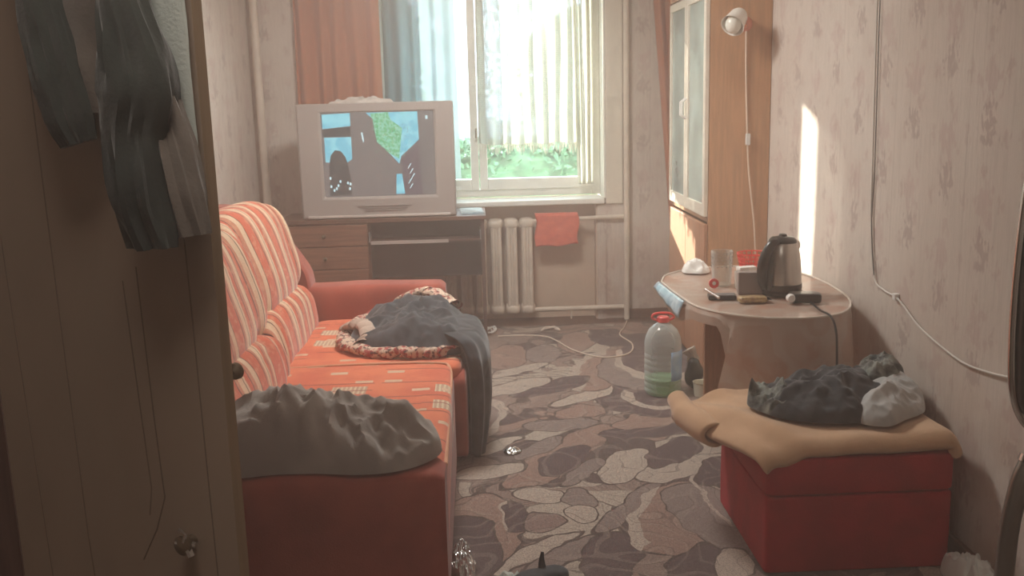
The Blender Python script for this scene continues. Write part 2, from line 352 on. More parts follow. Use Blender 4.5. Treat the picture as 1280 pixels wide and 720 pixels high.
def spline(pts, n=8):
    P = [Vector(p) for p in pts]; P = [2*P[0]-P[1]] + P + [2*P[-1]-P[-2]]; out = []
    for i in range(1, len(P)-2):
        for k in range(n):
            t = k/n; a, b_, c, d = P[i-1], P[i], P[i+1], P[i+2]
            out.append(.5*((2*b_)+(c-a)*t+(2*a-5*b_+4*c-d)*t*t+(3*b_-a-3*c+d)*t**3))
    out.append(P[-2]); return out
def lathe(prof, seg=28, c=(0, 0, 0), bm=None, cap=True, sx=1, sy=1):
    bm = bm or bmesh.new(); rings = []
    for r, z in prof: rings.append([bm.verts.new((c[0]+sx*r*math.cos(2*PI*k/seg), c[1]+sy*r*math.sin(2*PI*k/seg), c[2]+z)) for k in range(seg)])
    for A, B in zip(rings, rings[1:]):
        for k in range(seg): bm.faces.new((A[k], A[(k+1) % seg], B[(k+1) % seg], B[k]))
    if cap:
        bm.faces.new(rings[0][::-1]); bm.faces.new(rings[-1])
    return bm
def sgnp(x, e): return math.copysign(abs(x)**e, x)
def pillow(c, r, e1=.5, e2=.5, rot=None, nz=.0, ns=4, nu=40, nv=24, fn=None, bm=None):
    bm = bm or bmesh.new(); rings = []; c = Vector(c)
    for i in range(1, nv):
        ph = -PI/2 + PI*i/nv; row = []
        for k in range(nu):
            th = 2*PI*k/nu
            p = V(r[0]*sgnp(math.cos(ph), e1)*sgnp(math.cos(th), e2), r[1]*sgnp(math.cos(ph), e1)*sgnp(math.sin(th), e2), r[2]*sgnp(math.sin(ph), e1))
            if fn: p = fn(p)
            if nz: p += p.normalized()*nz*mn.noise((p+c)*ns)
            if rot is not None: p = rot @ p
            row.append(bm.verts.new(c+p))
        rings.append(row)
    for A, B in zip(rings, rings[1:]):
        for k in range(nu): bm.faces.new((A[k], A[(k+1) % nu], B[(k+1) % nu], B[k]))
    bm.faces.new(rings[0][::-1]); bm.faces.new(rings[-1]); return bm
def sheet(fn, nu, nv, bm=None, mi=0):
    bm = bm or bmesh.new(); g = [[bm.verts.new(fn(i/nu, j/nv)) for j in range(nv+1)] for i in range(nu+1)]
    for i in range(nu):
        for j in range(nv): bm.faces.new((g[i][j], g[i+1][j], g[i+1][j+1], g[i][j+1])).material_index = mi
    return bm
def ridged(p, s, o=3):
    t = 0; a = 1
    for _ in range(o):
        t += a*(1-2*abs(mn.noise(p*s))); a *= .5; s *= 2.1
    return t
def heap(foot, base, h, top=.35, fold=.03, fs=6, seed=0, rings=26, nseg=80, power=2.2, aniso=(1, 1, 1), hf=None, skirt=.8):
    """crumpled cloth lump over a closed footprint of (x, y) points; its underside is closed"""
    pts = [V(p[0], p[1], 0) for p in foot]; n = len(pts); cl = []
    for i in range(n):
        for k in range(nseg//n):
            t = k/(nseg//n); a, b_, c, d = pts[i-1], pts[i], pts[(i+1) % n], pts[(i+2) % n]
            cl.append(.5*((2*b_)+(c-a)*t+(2*a-5*b_+4*c-d)*t*t+(3*b_-a-3*c+d)*t**3))
    cen = sum(cl, V(0, 0, 0))/len(cl); bm = bmesh.new(); R = []; A = Vector(aniso)
    basef = base if callable(base) else (lambda x, y: base)
    for j in range(rings+1):
        s = math.sin(PI/2*j/rings)**.9 if j else 0; row = []
        for p in cl:
            q = cen+(p-cen)*max(s, .02)
            prof = (1-s**power)**.55 if s < 1 else 0
            hh = (hf(q.x, q.y) if hf else h)*prof
            w_ = Vector((q.x*A.x, q.y*A.y, seed))
            nn = (ridged(w_, fs)-.8)*fold*(prof**.5) + .3*fold*mn.noise(w_*fs*4)*(prof**.5)
            q2 = q.copy(); dr = (p-cen).normalized(); q2 += dr*(mn.noise(w_*fs*.9+V(0, 0, 5))*fold*.8*s)
            q2.z = basef(q2.x, q2.y) + max(.004, hh+nn) if s < 1 else basef(q2.x, q2.y)+.004
            row.append(bm.verts.new(q2))
        R.append(row)
    m_ = len(cl)
    for A_, B_ in zip(R, R[1:]):
        for k in range(m_): bm.faces.new((A_[k], A_[(k+1) % m_], B_[(k+1) % m_], B_[k]))
    bm.faces.new(R[0]); 
    if skirt: bm.faces.new(R[-1][::-1])
    return bm
def limb(path, seg=44, nz=.01, ns=9, bm=None, up=(0, 1, 0), flat=1.0):
    """lofted flattened tube: path of (x, y, z, halfwidth, halfdepth); width axis is perpendicular to the path and to 'up'"""
    bm = bm or bmesh.new(); P = []
    P4 = [Vector(p[:3]) for p in path]; sp = spline(P4, 6); n = len(path)
    for i, q in enumerate(sp):
        t = i/6; a = min(int(t), n-2); fr_ = t-a; w_ = path[a][3]*(1-fr_)+path[a+1][3]*fr_; d_ = path[a][4]*(1-fr_)+path[a+1][4]*fr_; P.append((q, w_, d_))
    R = []; upv = Vector(up)
    for i, (q, w_, d_) in enumerate(P):
        t = (P[min(i+1, len(P)-1)][0]-P[max(i-1, 0)][0]).normalized(); s = t.cross(upv).normalized(); u2 = s.cross(t).normalized()
        row = []
        for k in range(seg):
            th = 2*PI*k/seg; p = q + s*w_*math.cos(th) + u2*d_*math.sin(th)
            f_ = mn.noise(V(math.cos(th)*2.2, p.z*ns*.5, math.sin(th)*2.2)+q*1.5)+.5*mn.noise(V(math.cos(th)*4, p.z*ns*1.6, math.sin(th)*4))
            p += (p-q).normalized()*nz*f_*1.6; row.append(bm.verts.new(p))
        R.append(row)
    for A, B in zip(R, R[1:]):
        for k in range(seg): bm.faces.new((A[k], A[(k+1) % seg], B[(k+1) % seg], B[k]))
    bm.faces.new(R[0][::-1]); bm.faces.new(R[-1]); return bm

# ---------------------------------------------------------------- room shell
XL, XR, YB, ZC, YF = -1.46, 1.53, 6.5, 2.65, -.9
WX0, WX1, WZ0, WZ1 = -.62, .87, .84, 2.36
struct(obj('floor', bx(XL-.2, XR+.2, YF-.2, YB+.1, -.15, 0), LINO, smooth=False))
struct(obj('ceiling', bx(XL-.2, XR+.2, YF-.2, YB+.5, ZC, ZC+.15), CEIL, smooth=False))
struct(obj('wall_left', bx(XL-.2, XL, YF-.2, YB+.5, 0, ZC), WP, smooth=False))
struct(obj('wall_right', bx(XR, XR+.2, YF-.2, YB+.5, 0, ZC), WP, smooth=False))
struct(obj('wall_front', bx(XL, XR, YF-.2, YF, 0, ZC), WP, smooth=False))
bm = bmesh.new(); NX0, NX1 = -.60, .80
box(bm, XL, WX0, YB, YB+.45, 0, ZC); box(bm, WX1, XR, YB, YB+.45, 0, ZC)
box(bm, WX0, WX1, YB, YB+.45, WZ1, ZC)
struct(obj('wall_back', bm, WP, smooth=False))
bm = bmesh.new(); box(bm, WX0, WX1, YB+.10, YB+.45, 0, WZ0-.04); box(bm, NX1, WX1, YB, YB+.10, 0, WZ0-.04)
n_ = struct(obj('wall_niche', bm, [SOLID], smooth=False))
struct(obj('trim_1', bx(.81, .868, YB-.012, YB, 0, WZ0-.05), WP, smooth=False))
# window reveals painted
bm = bmesh.new(); box(bm, WX1-.012, WX1-.001, YB+.0, YB+.445, WZ0, WZ1); box(bm, WX0+.001, WX0+.012, YB, YB+.445, WZ0, WZ1)
struct(obj('trim_2', bm, TILEW, smooth=False))
struct(obj('trim_3', bx(.872, .985, YB-.014, YB-.001, .80, 2.3), mat('casing_paint', (.74, .68, .58), .5, .05), smooth=False, bev=.003))
win = bpy.data.objects.new('window_1', None); COL.objects.link(win); struct(win)
fy0, fy1 = 6.70, 6.76
bm = bmesh.new()
box(bm, WX0+.013, WX0+.07, fy0, fy1+.04, WZ0+.01, WZ1-.01); box(bm, WX1-.07, WX1-.013, fy0, fy1+.04, WZ0+.01, WZ1-.01)
box(bm, WX0+.07, WX1-.07, fy0, fy1+.04, WZ1-.07, WZ1-.01); box(bm, WX0+.07, WX1-.07, fy0, fy1+.04, WZ0+.01, .90)
obj('window_frame', bm, W_WHITE, win, smooth=False, bev=.004)
def sash(x0, x1, z0, z1, t=.055):
    bm = bmesh.new(); box(bm, x0, x0+t, fy0-.02, fy1, z0, z1); box(bm, x1-t, x1, fy0-.02, fy1, z0, z1)
    box(bm, x0+t, x1-t, fy0-.02, fy1, z0, z0+.075); box(bm, x0+t, x1-t, fy0-.02, fy1, z1-t, z1)
    s = obj('sash', bm, W_WHITE, win, smooth=False, bev=.004)
    m, nt, b = newmat('window_glass'); nt.nodes.remove(b); o_ = nt.nodes['Material Output']
    tr = N(nt, 'ShaderNodeBsdfTransparent'); gl = N(nt, 'ShaderNodeBsdfGlossy'); gl.inputs['Roughness'].default_value = .02
    mx = N(nt, 'ShaderNodeMixShader'); mx.inputs[0].default_value = .05; nt.links.new(tr.outputs[0], mx.inputs[1]); nt.links.new(gl.outputs[0], mx.inputs[2]); nt.links.new(mx.outputs[0], o_.inputs[0])
    tr.inputs[0].default_value = (.93, .97, .97, 1)
    obj('pane', bx(x0+t, x1-t, fy0+.015, fy0+.019, z0+.075, z1-t), m, s, smooth=False)
sash(WX0+.07, .015, .90, WZ1-.07); sash(.02, WX1-.07, .90, WZ1-.07)
hd = obj('window_handle', tb([(.0, fy0-.025, 1.32), (.0, fy0-.055, 1.32), (.0, fy0-.06, 1.26)], .009), BRASS, win)
obj('window_sill', bx(WX0-.02, WX1-.015, YB-.045, YB+.24, WZ0-.035, WZ0+.003), TILEW, win, smooth=False, bev=.008)
for i, (n, a) in enumerate({'baseboard_right': (XR-.018, XR, YF, 5.0), 'baseboard_left': (XL, XL+.018, 2.5, 6.5)}.items()):
    struct(obj(n, bx(*a, 0, .065), DARKW, smooth=False, bev=.004))
struct(obj('baseboard_back', bx(WX1+.15, XR-.02, YB-.018, YB, 0, .065), DARKW, smooth=False, bev=.004))
# carpet
tag(obj('carpet', bx(-1.40, 1.50, .3, 6.30, .001, .012), carpetmat(), smooth=False), 'large brown and beige carpet with interlocking woven arcs covering the floor', 'carpet')

# ---------------------------------------------------------------- heating pipes and radiator
t = thing('radiator', 'cream painted cast iron radiator below the window beside the desk', 'radiator', (-.1, 6.5, 0))
t.location = (0, 0, 0)
secw = .105
def section(cx):
    bm = bmesh.new(); y = 6.50
    for dx in (-.021, .021):
        for dy in (-.045, .045):
            tube(bm, [(cx+dx, y+dy, .10), (cx+dx, y+dy, .68)], .0165, 8)
    for z in (.095, .685):
        b2 = pillow((cx, y, z), (.050, .068, .036), .6, .6, nu=20, nv=10, bm=bm)
    for yy in (-.05,): box(bm, cx-.006, cx+.006, y+yy-.012, y+yy, .10, .68)
    return bm
first = None
for i in range(6):
    cx = .325-secw*i
    if first is None: first = obj('radiator_section', section(0), PIPE, t); first.location.x = cx
    else:
        c = first.copy(); COL.objects.link(c); c.parent = t; c.location.x = cx
pp = obj('feed_pipe', tb([(.36, 6.47, .70), (1.0, 6.47, .715)], .014), PIPE, t)
pp = obj('return_pipe', tb([(.36, 6.47, .085), (1.0, 6.47, .085)], .017), PIPE, t)
obj('pipe_bracket', tb([(.62, 6.47, .085), (.62, 6.47, .013)], .006), PIPE, t)
tag(obj('heating_riser', tb([(1.005, 6.455, .0), (1.005, 6.455, 2.64)], .019), PIPE), 'vertical cream heating riser pipe to the right of the window', 'pipe')
tag(obj('heating_riser', tb([(-1.40, 6.44, .0), (-1.40, 6.44, 2.64)], .026), PIPE), 'vertical painted riser pipe in the left back corner behind the television', 'pipe')
def towel(u, v_):
    x = .385+.29*u; s = v_*.42; z = .735
    if s < .17: yy, zz = 6.505, z-.17+s
    elif s < .21: a = (s-.17)/.04*PI; yy, zz = 6.475+.03*math.cos(a), z+.006+.012*math.sin(a)
    else: yy, zz = 6.445, z-(s-.21)
    if s >= .21: zz *= 1; zz -= .0; yy += .006*math.sin(x*40)*(s-.21)*5
    return V(x+.008*math.sin(zz*30), yy+.003*mn.noise(V(x*30, zz*30, 0)), zz + .006*math.sin(u*9)*(1 if s > .4 else 0) + .05*u*max(0, s-.21))
tag(obj('towel', sheet(towel, 24, 34), REDTOWEL, solid=.006), 'small coral red towel hung over the radiator pipe', 'towel')

# ---------------------------------------------------------------- curtains
def sheer_mat(name, col, tr_amt, lace):
    m, nt, b = newmat(name); nt.nodes.remove(b); out = nt.nodes['Material Output']
    df = N(nt, 'ShaderNodeBsdfDiffuse'); tl = N(nt, 'ShaderNodeBsdfTranslucent'); tp = N(nt, 'ShaderNodeBsdfTransparent')
    for s in (df, tl): s.inputs[0].default_value = col+(1,)
    m1 = N(nt, 'ShaderNodeMixShader'); m1.inputs[0].default_value = .62; nt.links.new(df.outputs[0], m1.inputs[1]); nt.links.new(tl.outputs[0], m1.inputs[2])
    m2 = N(nt, 'ShaderNodeMixShader'); nt.links.new(m1.outputs[0], m2.inputs[1]); nt.links.new(tp.outputs[0], m2.inputs[2]); nt.links.new(m2.outputs[0], out.inputs[0])
    v = coord(nt); sx = N(nt, 'ShaderNodeSeparateXYZ'); nt.links.new(v, sx.inputs[0])
    if lace:
        w1 = mth(nt, 'ABSOLUTE', mth(nt, 'SINE', mth(nt, 'MULTIPLY', sx.outputs[0], 260))); w2 = mth(nt, 'ABSOLUTE', mth(nt, 'SINE', mth(nt, 'MULTIPLY', sx.outputs[2], 240)))
        hole = mth(nt, 'MULTIPLY', w1, w2)
        n = noise_t(nt, v, 30, 3); dens = mth(nt, 'ADD', tr_amt, mth(nt, 'MULTIPLY', mth(nt, 'SUBTRACT', n, .5), -.7))
        band = mth(nt, 'MULTIPLY', sm(nt, sx.outputs[2], 1.36, 1.38), 1)
        amt = mth(nt, 'MULTIPLY', mth(nt, 'ADD', mth(nt, 'MULTIPLY', hole, .35), dens), mth(nt, 'ADD', .45, mth(nt, 'MULTIPLY', band, .55)))
        am = N(nt, 'ShaderNodeClamp'); nt.links.new(amt, am.inputs[0]); nt.links.new(am.outputs[0], m2.inputs[0])
    else:
        n = noise_t(nt, v, 14, 3); nt.links.new(mth(nt, 'ADD', tr_amt, mth(nt, 'MULTIPLY', mth(nt, 'SUBTRACT', n, .5), .12)), m2.inputs[0])
    return m
SHEER = sheer_mat('blue_white_voile', (.14, .20, .21), .05, False)
LACE = sheer_mat('cream_lace', (.44, .43, .36), -.02, True)
DRAPE_, nt_, b_ = newmat('orange_drape_cloth'); setp(b_, rough=.9, sheen=.3); b_.inputs['Base Color'].default_value = (.62, .25, .13, 1)
tl_ = N(nt_, 'ShaderNodeBsdfTranslucent'); tl_.inputs[0].default_value = (.80, .30, .14, 1); mx_ = N(nt_, 'ShaderNodeMixShader'); mx_.inputs[0].default_value = .38
nt_.links.new(b_.outputs[0], mx_.inputs[1]); nt_.links.new(tl_.outputs[0], mx_.inputs[2]); nt_.links.new(mx_.outputs[0], nt_.nodes['Material Output'].inputs[0])
def curtain(x0, x1, y, z0, z1, waves, amp, xb0=None, xb1=None, ph=0, irr=.5, hem=0):
    def fn(u, v_):
        z = z1+(z0-z1)*v_; a = x0+(( xb0 if xb0 is not None else x0)-x0)*v_; c = x1+((xb1 if xb1 is not None else x1)-x1)*v_
        k = u+irr*.06*mn.noise(V(u*5+ph, 0, v_*.7)); x = a+(c-a)*k
        s = math.sin(2*PI*waves*u+ph+irr*3*mn.noise(V(u*4, ph, v_*1.3)))
        return V(x, y+amp*s*(.6+.4*v_)+amp*.5*mn.noise(V(u*waves*1.7, v_*2, ph+3)), z+hem*math.sin(u*waves*3.1+ph))
    return fn
def rod(name, x0, x1, y, z, label): return tag(obj(name, tb([(x0, y, z), (x1, y, z)], .012), BRASS), label, 'curtain rod')
rod('curtain_rod', -1.35, 1.48, 6.42, 2.42, 'metal curtain rod above the window')
tag(obj('lace_curtain', sheet(curtain(.035, .70, 6.60, 1.215, 2.42, 8, .026, .025, .70, ph=1, hem=.006), 150, 30), LACE), 'cream lace curtain with scalloped fringe over the right window sash', 'curtain')
lc = bpy.data.objects['lace_curtain']
bm = bmesh.new(); fnl = curtain(.035, .70, 6.60, 1.215, 2.42, 8, .026, .025, .70, ph=1, hem=.006)
for i in range(90):
    p = fnl((i+.5)/90, 1.0); L = .045+.02*math.sin(i*.55)+random.uniform(0, .012)
    w_ = .0022; d = random.uniform(-.004, .004)
    tube(bm, [p+V(0, 0, .004), p+V(d, 0, -L*.5), p+V(d*1.6, 0, -L)], [w_, w_*1.2, w_*.6], 5)
fr_ = obj('fringe', bm, mat('fringe_thread', (.78, .74, .64), .9, .1), lc); fr_['kind'] = 'stuff'
tag(obj('lace_curtain', sheet(curtain(.66, .80, 6.585, .93, 2.42, 3, .02, .69, .80, ph=2), 50, 30), LACE), 'narrow gathered lace curtain at the right window jamb', 'curtain')
tag(obj('sheer_curtain', sheet(curtain(-.60, -.125, 6.60, .99, 2.42, 5, .018, -.60, -.115, ph=.4), 120, 30), SHEER), 'bluish white sheer curtain over the left window sash', 'curtain')
tag(obj('drape', sheet(curtain(-1.15, -.60, 6.43, .86, 2.41, 5, .035, ph=.8), 120, 24), DRAPE_, solid=.003), 'orange drape hanging behind the television', 'curtain')
tag(obj('drape', sheet(curtain(1.16, 1.48, 6.43, .25, 2.41, 4, .03, 1.33, 1.48, ph=2.2), 80, 24), DRAPE_, solid=.003), 'orange drape gathered behind the tall cabinet', 'curtain')

# ---------------------------------------------------------------- outside
GRASS = mat('outdoor_ground', (.10, .14, .06), .9, .3)
tag(obj('ground', bx(-14, 14, 7.2, 30, -.6, -.5), GRASS, smooth=False), 'grassy ground outside the window', 'ground', kind='structure')
def leaves(name, lab, cx, cy, rx, ry, z0, z1, n, col, size, cat='hedge', kind=None):
    bm = bmesh.new()
    pillow((cx, cy, (z0+z1)/2-.04), (rx*.9, ry*.9, (z1-z0)/2-.05), .7, .7, nz=.12, ns=3, nu=60, nv=20, bm=bm)
    for _ in range(n):
        th = random.uniform(0, 2*PI); u = random.uniform(-1, 1)**1; e = .7
        ph = random.uniform(-.2, PI/2)
        p = V(cx+rx*sgnp(math.cos(ph), e)*sgnp(math.cos(th), e), cy+ry*sgnp(math.cos(ph), e)*sgnp(math.sin(th), e), (z0+z1)/2+(z1-z0)/2*sgnp(math.sin(ph), e))
        p += V(random.gauss(0, .04), random.gauss(0, .04), random.gauss(0, .035))
        a = Vector((random.gauss(0, 1), random.gauss(0, 1), random.gauss(0, 1))).normalized(); b2 = a.orthogonal().normalized()
        s = size*random.uniform(.6, 1.3); vs4 = [bm.verts.new(p+a*s), bm.verts.new(p+b2*s*.45), bm.verts.new(p-a*s), bm.verts.new(p-b2*s*.45)]
        bm.faces.new(vs4)
    return tag(obj(name, bm, col, smooth=False), lab, cat, kind=kind)
LG = mat('hedge_leaves', (.13, .26, .13), .6, .35, 9)
LG2 = mat('hazed_tree_leaves', (.24, .36, .30), .6, .3, 1)  # distance haze is put into the paler leaf colour
leaves('hedge', 'low green hedge seen below the lace curtain outside the window', .4, 9.2, 2.4, .5, -.6, 1.10, 9000, LG, .04, kind='stuff')
for tx, ty, th_, lab in ((-2.6, 16, 3.6, 'hazy green tree beyond the hedge to the left'), (2.6, 17, 3.0, 'hazy green tree beyond the hedge to the right')):
    t = thing('tree', lab, 'tree', (0, 0, 0))
    o = leaves('foliage', '', tx, ty, 1.7, 1.2, .3, th_, 2500, LG2, .14); o.parent = t
    for k in ('label', 'category'): del o[k]
    obj('trunk', tb([(tx, ty, -.5), (tx, ty, 1.2)], [.16, .12]), DARKW, t)

# ---------------------------------------------------------------- desk
DX0, DX1, DY0, DY1, DZ = -1.225, .035, 5.95, 6.385, .81
t = thing('desk', 'dark brown computer desk under the television with two drawers and keyboard tray', 'desk')
obj('desktop', bx(DX0-.01, DX1+.01, DY0-.015, DY1, DZ-.025, DZ), DARKW, t, smooth=False, bev=.003)
MX = -.69
bm = bmesh.new(); box(bm, DX0, DX0+.018, DY0, DY1, .012, DZ-.025); box(bm, MX-.018, MX, DY0, DY1, .012, DZ-.025); box(bm, DX0+.018, MX-.018, DY1-.02, DY1, .04, DZ-.025)
obj('pedestal', bm, REDW, t, smooth=False)
for z0, z1 in ((.645, .775), (.50, .638), (.04, .494)):
    d = obj('drawer' if z0 > .3 else 'cupboard_door', bx(DX0+.003, MX-.003, DY0-.018, DY0, z0, z1), REDW, t, smooth=False, bev=.003)
    obj('knob', lathe([(.006, 0), (.006, .01), (.014, .018), (.010, .026), (.002, .028)], 14), BRASS, d)
    k = d.children[0]; k.rotation_euler = (PI/2, 0, 0); k.location = ((DX0+MX)/2, DY0-.018, (z0+z1)/2)
obj('side_panel', bx(DX1-.022, DX1, DY0, DY1, .012, DZ-.025), DARKW2, t, smooth=False)
obj('modesty_panel', bx(MX, DX1-.022, DY0+.14, DY0+.158, .41, DZ-.025), mat('black_brown_board', (.045, .034, .034), .45, .15), t, smooth=False)
tr_ = obj('keyboard_tray', bx(MX+.015, DX1-.03, DY0-.03, DY0+.13, .655, .668), DARKW2, t, smooth=False)
obj('tray_edge_strip', bx(MX+.02, -.19, DY0-.037, DY0-.030, .651, .672), mat('silver_trim', (.55, .50, .46), .35, .05, metal=.4), t, smooth=False)
for xx in (MX+.004, DX1-.030): obj('tray_rail', bx(xx, xx+.008, DY0, DY0+.13, .66, .72), GREYP, t, smooth=False)
tag(obj('magazine', bx(-.115, .028, 6.02, 6.30, DZ+.001, DZ+.012, rot=Matrix.Rotation(.06, 3, 'Z')), BLUEPL, smooth=False), 'bluish glossy magazine lying on the desk corner right of the television', 'magazine')

# ---------------------------------------------------------------- television
tv = thing('television', 'large silver tube television switched on, standing on the dark desk', 'television', (-.618, 6.0, DZ+.002), math.radians(0))
tv.location = (-.612, 5.97, DZ+.002)
TW, TH = .478, .703
# front bezel as ring
def ring_plate(x0, x1, z0, z1, ix0, ix1, iz0, iz1, y0, y1, bowl=.02):
    bm = bmesh.new(); O = [(x0, z0), (x1, z0), (x1, z1), (x0, z1)]; I = [(ix0, iz0), (ix1, iz0), (ix1, iz1), (ix0, iz1)]
    of = [bm.verts.new((x, y0, z)) for x, z in O]; ob = [bm.verts.new((x, y1, z)) for x, z in O]
    mf = [bm.verts.new((x+(.02 if x < 0 else -.02)*-1*0, y0, z)) for x, z in I]; ib = [bm.verts.new((x*.985, y0+bowl, z+(.006 if z < (z0+z1)/2 else -.006))) for x, z in I]
    for i in range(4):
        j = (i+1) % 4
        bm.faces.new((of[i], of[j], mf[j], mf[i])); bm.faces.new((mf[i], mf[j], ib[j], ib[i])); bm.faces.new((of[i], ob[i], ob[j], of[j]))
    bm.faces.new(ob); return bm
SX0, SX1, SZ0, SZ1 = -.335, .36, .128, .652
obj('bezel', ring_plate(-TW, TW, 0.0, TH, SX0, SX1, SZ0, SZ1, 0, .09), TVM, tv, bev=.012)
bm = bmesh.new(); A = [(-TW+.01, 0.0), (TW-.01, 0.0), (TW-.01, TH-.01), (-TW+.01, TH-.01)]; B = [(-.30, .02), (.30, .02), (.30, .5), (-.30, .5)]
va = [bm.verts.new((x, .09, z)) for x, z in A]; vm = [bm.verts.new((x*.97, .18, z*.98)) for x, z in A]; vb = [bm.verts.new((x, .40, z)) for x, z in B]
for P_, Q_ in ((va, vm), (vm, vb)):
    for i in range(4): bm.faces.new((P_[i], P_[(i+1) % 4], Q_[(i+1) % 4], Q_[i]))
bm.faces.new(vb); bm.faces.new(va)
obj('back_shell', bm, TVM2, tv, smooth=False, bev=.01)
bm = bmesh.new()
for k in range(3): box(bm, -.13+k*.02, .20-k*.02, -.006, .0, .072-k*.014, .077-k*.014)
obj('control_strip', bm, TVM2, tv, smooth=False)
bm = bmesh.new(); box(bm, -.44, .44, -.012, .03, .004, .020); obj('base_lip', bm, mat('pale_lip_plastic', (.55, .48, .44), .35, .04), tv, smooth=False, bev=.004)
def emis(name, c, s=1, c2=None, sc=14):
    m, nt, b = newmat(name); setp(b, rough=.2); b.inputs['Base Color'].default_value = (.02, .02, .02, 1)
    if c2:
        v = coord(nt); nt.links.new(mix(nt, sm(nt, noise_t(nt, v, sc, 4), .42, .58), c, c2), b.inputs['Emission Color'])
    else: b.inputs['Emission Color'].default_value = c+(1,)
    b.inputs['Emission Strength'].default_value = s; return m
EB = emis('screen_dark', (.085, .075, .072), .55); EC = emis('screen_cyan', (.14, .48, .60), .34, (.24, .62, .70)); EG = emis('screen_green', (.10, .42, .18), .32, (.24, .60, .42), 60)  # dark picture tone is lifted, with glare put into its emission
ED = emis('screen_black', (.045, .050, .052), .3); EP = emis('screen_purple', (.11, .085, .10), .3); EW = emis('screen_white', (.55, .75, .78), .35)
scr = obj('screen', bx(SX0*.985-.004, SX1*.985+.004, .016, .022, SZ0, SZ1), EB, tv, smooth=False)
SXW = SX1-SX0; SZH = SZ1-SZ0
def poly(bm, pts, lay, mi):   # pts in screen fractions, 0,0 = top left
    bm.faces.new([bm.verts.new((SX0*.985+SXW*.985*x, .016-.0006*(lay+1), SZ1-.004-(SZH-.008)*y)) for x, y in pts]).material_index = mi
bm = bmesh.new()
poly(bm, [(.01, .02), (.26, .01), (.26, .16), (.01, .19)], 0, 0)
poly(bm, [(.02, .29), (.26, .29), (.26, .55), (.20, .60), (.02, .58)], 0, 0)
poly(bm, [(.40, .01), (.86, .01), (.865, .34), (.70, .53), (.68, .62), (.60, .50), (.49, .36), (.47, .10)], 0, 0)
poly(bm, [(.65, .74), (.70, .74), (.72, .98), (.64, .98)], 0, 0)
poly(bm, [(.44, .02), (.60, .01), (.62, .10), (.72, .2), (.70, .38), (.68, .56), (.60, .50), (.49, .36), (.46, .12)], 1, 1)
# head and shoulders of the large figure
head = [(.27, .99), (.27, .05), (.33, .01), (.40, .01), (.46, .08), (.47, .20), (.455, .30), (.50, .37), (.56, .44), (.61, .56), (.63, .68), (.645, .78), (.64, .99)]
poly(bm, head, 2, 2)
poly(bm, [(.045, .98), (.05, .62), (.07, .50), (.11, .44), (.16, .45), (.20, .52), (.22, .62), (.24, .80), (.24, .98)], 2, 3)
poly(bm, [(.01, .02), (.26, .19), (.26, .29), (.01, .22)][0:0] or [(.01, .19), (.26, .17), (.26, .28), (.01, .28)], 1, 3)
poly(bm, [(.70, .56), (.86, .36), (.88, .99), (.72, .99)], 1, 4)
for k in range(9):
    x = random.uniform(.05, .24); z = random.uniform(.74, .95); poly(bm, [(x, z), (x+.015, z+.01), (x+.01, z+.04), (x-.005, z+.03)], 3, 5)
for k in range(5):
    x = .78+random.uniform(-.02, .05); z = .62+k*.06; poly(bm, [(x, z), (x+.012, z), (x-.02, z+.06), (x-.026, z+.06)], 3, 5)
poly(bm, [(.35, .24), (.365, .24), (.375, .34), (.365, .36)], 3, 5); poly(bm, [(.93, .06), (.95, .06), (.95, .10), (.93, .10)], 3, 5)
for k in range(110):
    x = random.uniform(.46, .80); z = random.uniform(.03, .52); s = .02
    if x > .62+.16*z and random.random() < .55 or x+ .5*z < .5: continue
    a = random.uniform(0, 3)
    poly(bm, [(x, z), (x+s*math.cos(a)*.6, z+s*math.sin(a)), (x+s*1.3*math.cos(a+.3), z+2*s*math.sin(a+.3))], 1.5+.012*k, 1 if k % 4 else 2)
obj('screen_picture', bm, [EC, EG, EB, ED, EP, EW], tv, smooth=False)
tag(obj('folded_cloth', heap([(-.885, 6.02), (-.74, 5.985), (-.56, 6.01), (-.50, 6.05), (-.56, 6.12), (-.74, 6.14), (-.88, 6.10)], DZ+TH-.004, .03, fold=.022, fs=13, seed=2, nseg=84), fabric('offwhite_crumpled', (.62, .55, .50))), 'crumpled off-white cloth lying on top of the television', 'cloth')

# ---------------------------------------------------------------- tall cabinet
CX0, CY0, CY1 = 1.19, 5.0, 5.92
t = thing('tall_cabinet', 'tall orange oak veneer cabinet against the right wall by the window', 'cabinet')
bm = bmesh.new(); box(bm, CX0+.02, XR-.003, CY0, CY0+.02, .012, 2.25); box(bm, CX0+.02, XR-.003, CY1-.02, CY1, .012, 2.25)
box(bm, XR-.012, XR-.003, CY0+.02, CY1-.02, .012, 2.25); box(bm, CX0+.02, XR-.012, CY0+.02, CY1-.02, 2.23, 2.25); box(bm, CX0+.02, XR-.012, CY0+.02, CY1-.02, .845, .865); box(bm, CX0+.02, XR-.012, CY0+.02, CY1-.02, .03, .05)
obj('carcass', bm, OAK, t, smooth=False)
ymid = (CY0+CY1)/2
for y0, y1 in ((CY0, ymid-.002), (ymid+.002, CY1)):
    d = obj('door', bx(CX0, CX0+.018, y0, y1, .06, .835), OAK2, t, smooth=False, bev=.003)
MIRR = mat('pale_door_glass', (.50, .62, .62), .12, .18, 5, metal=.5)
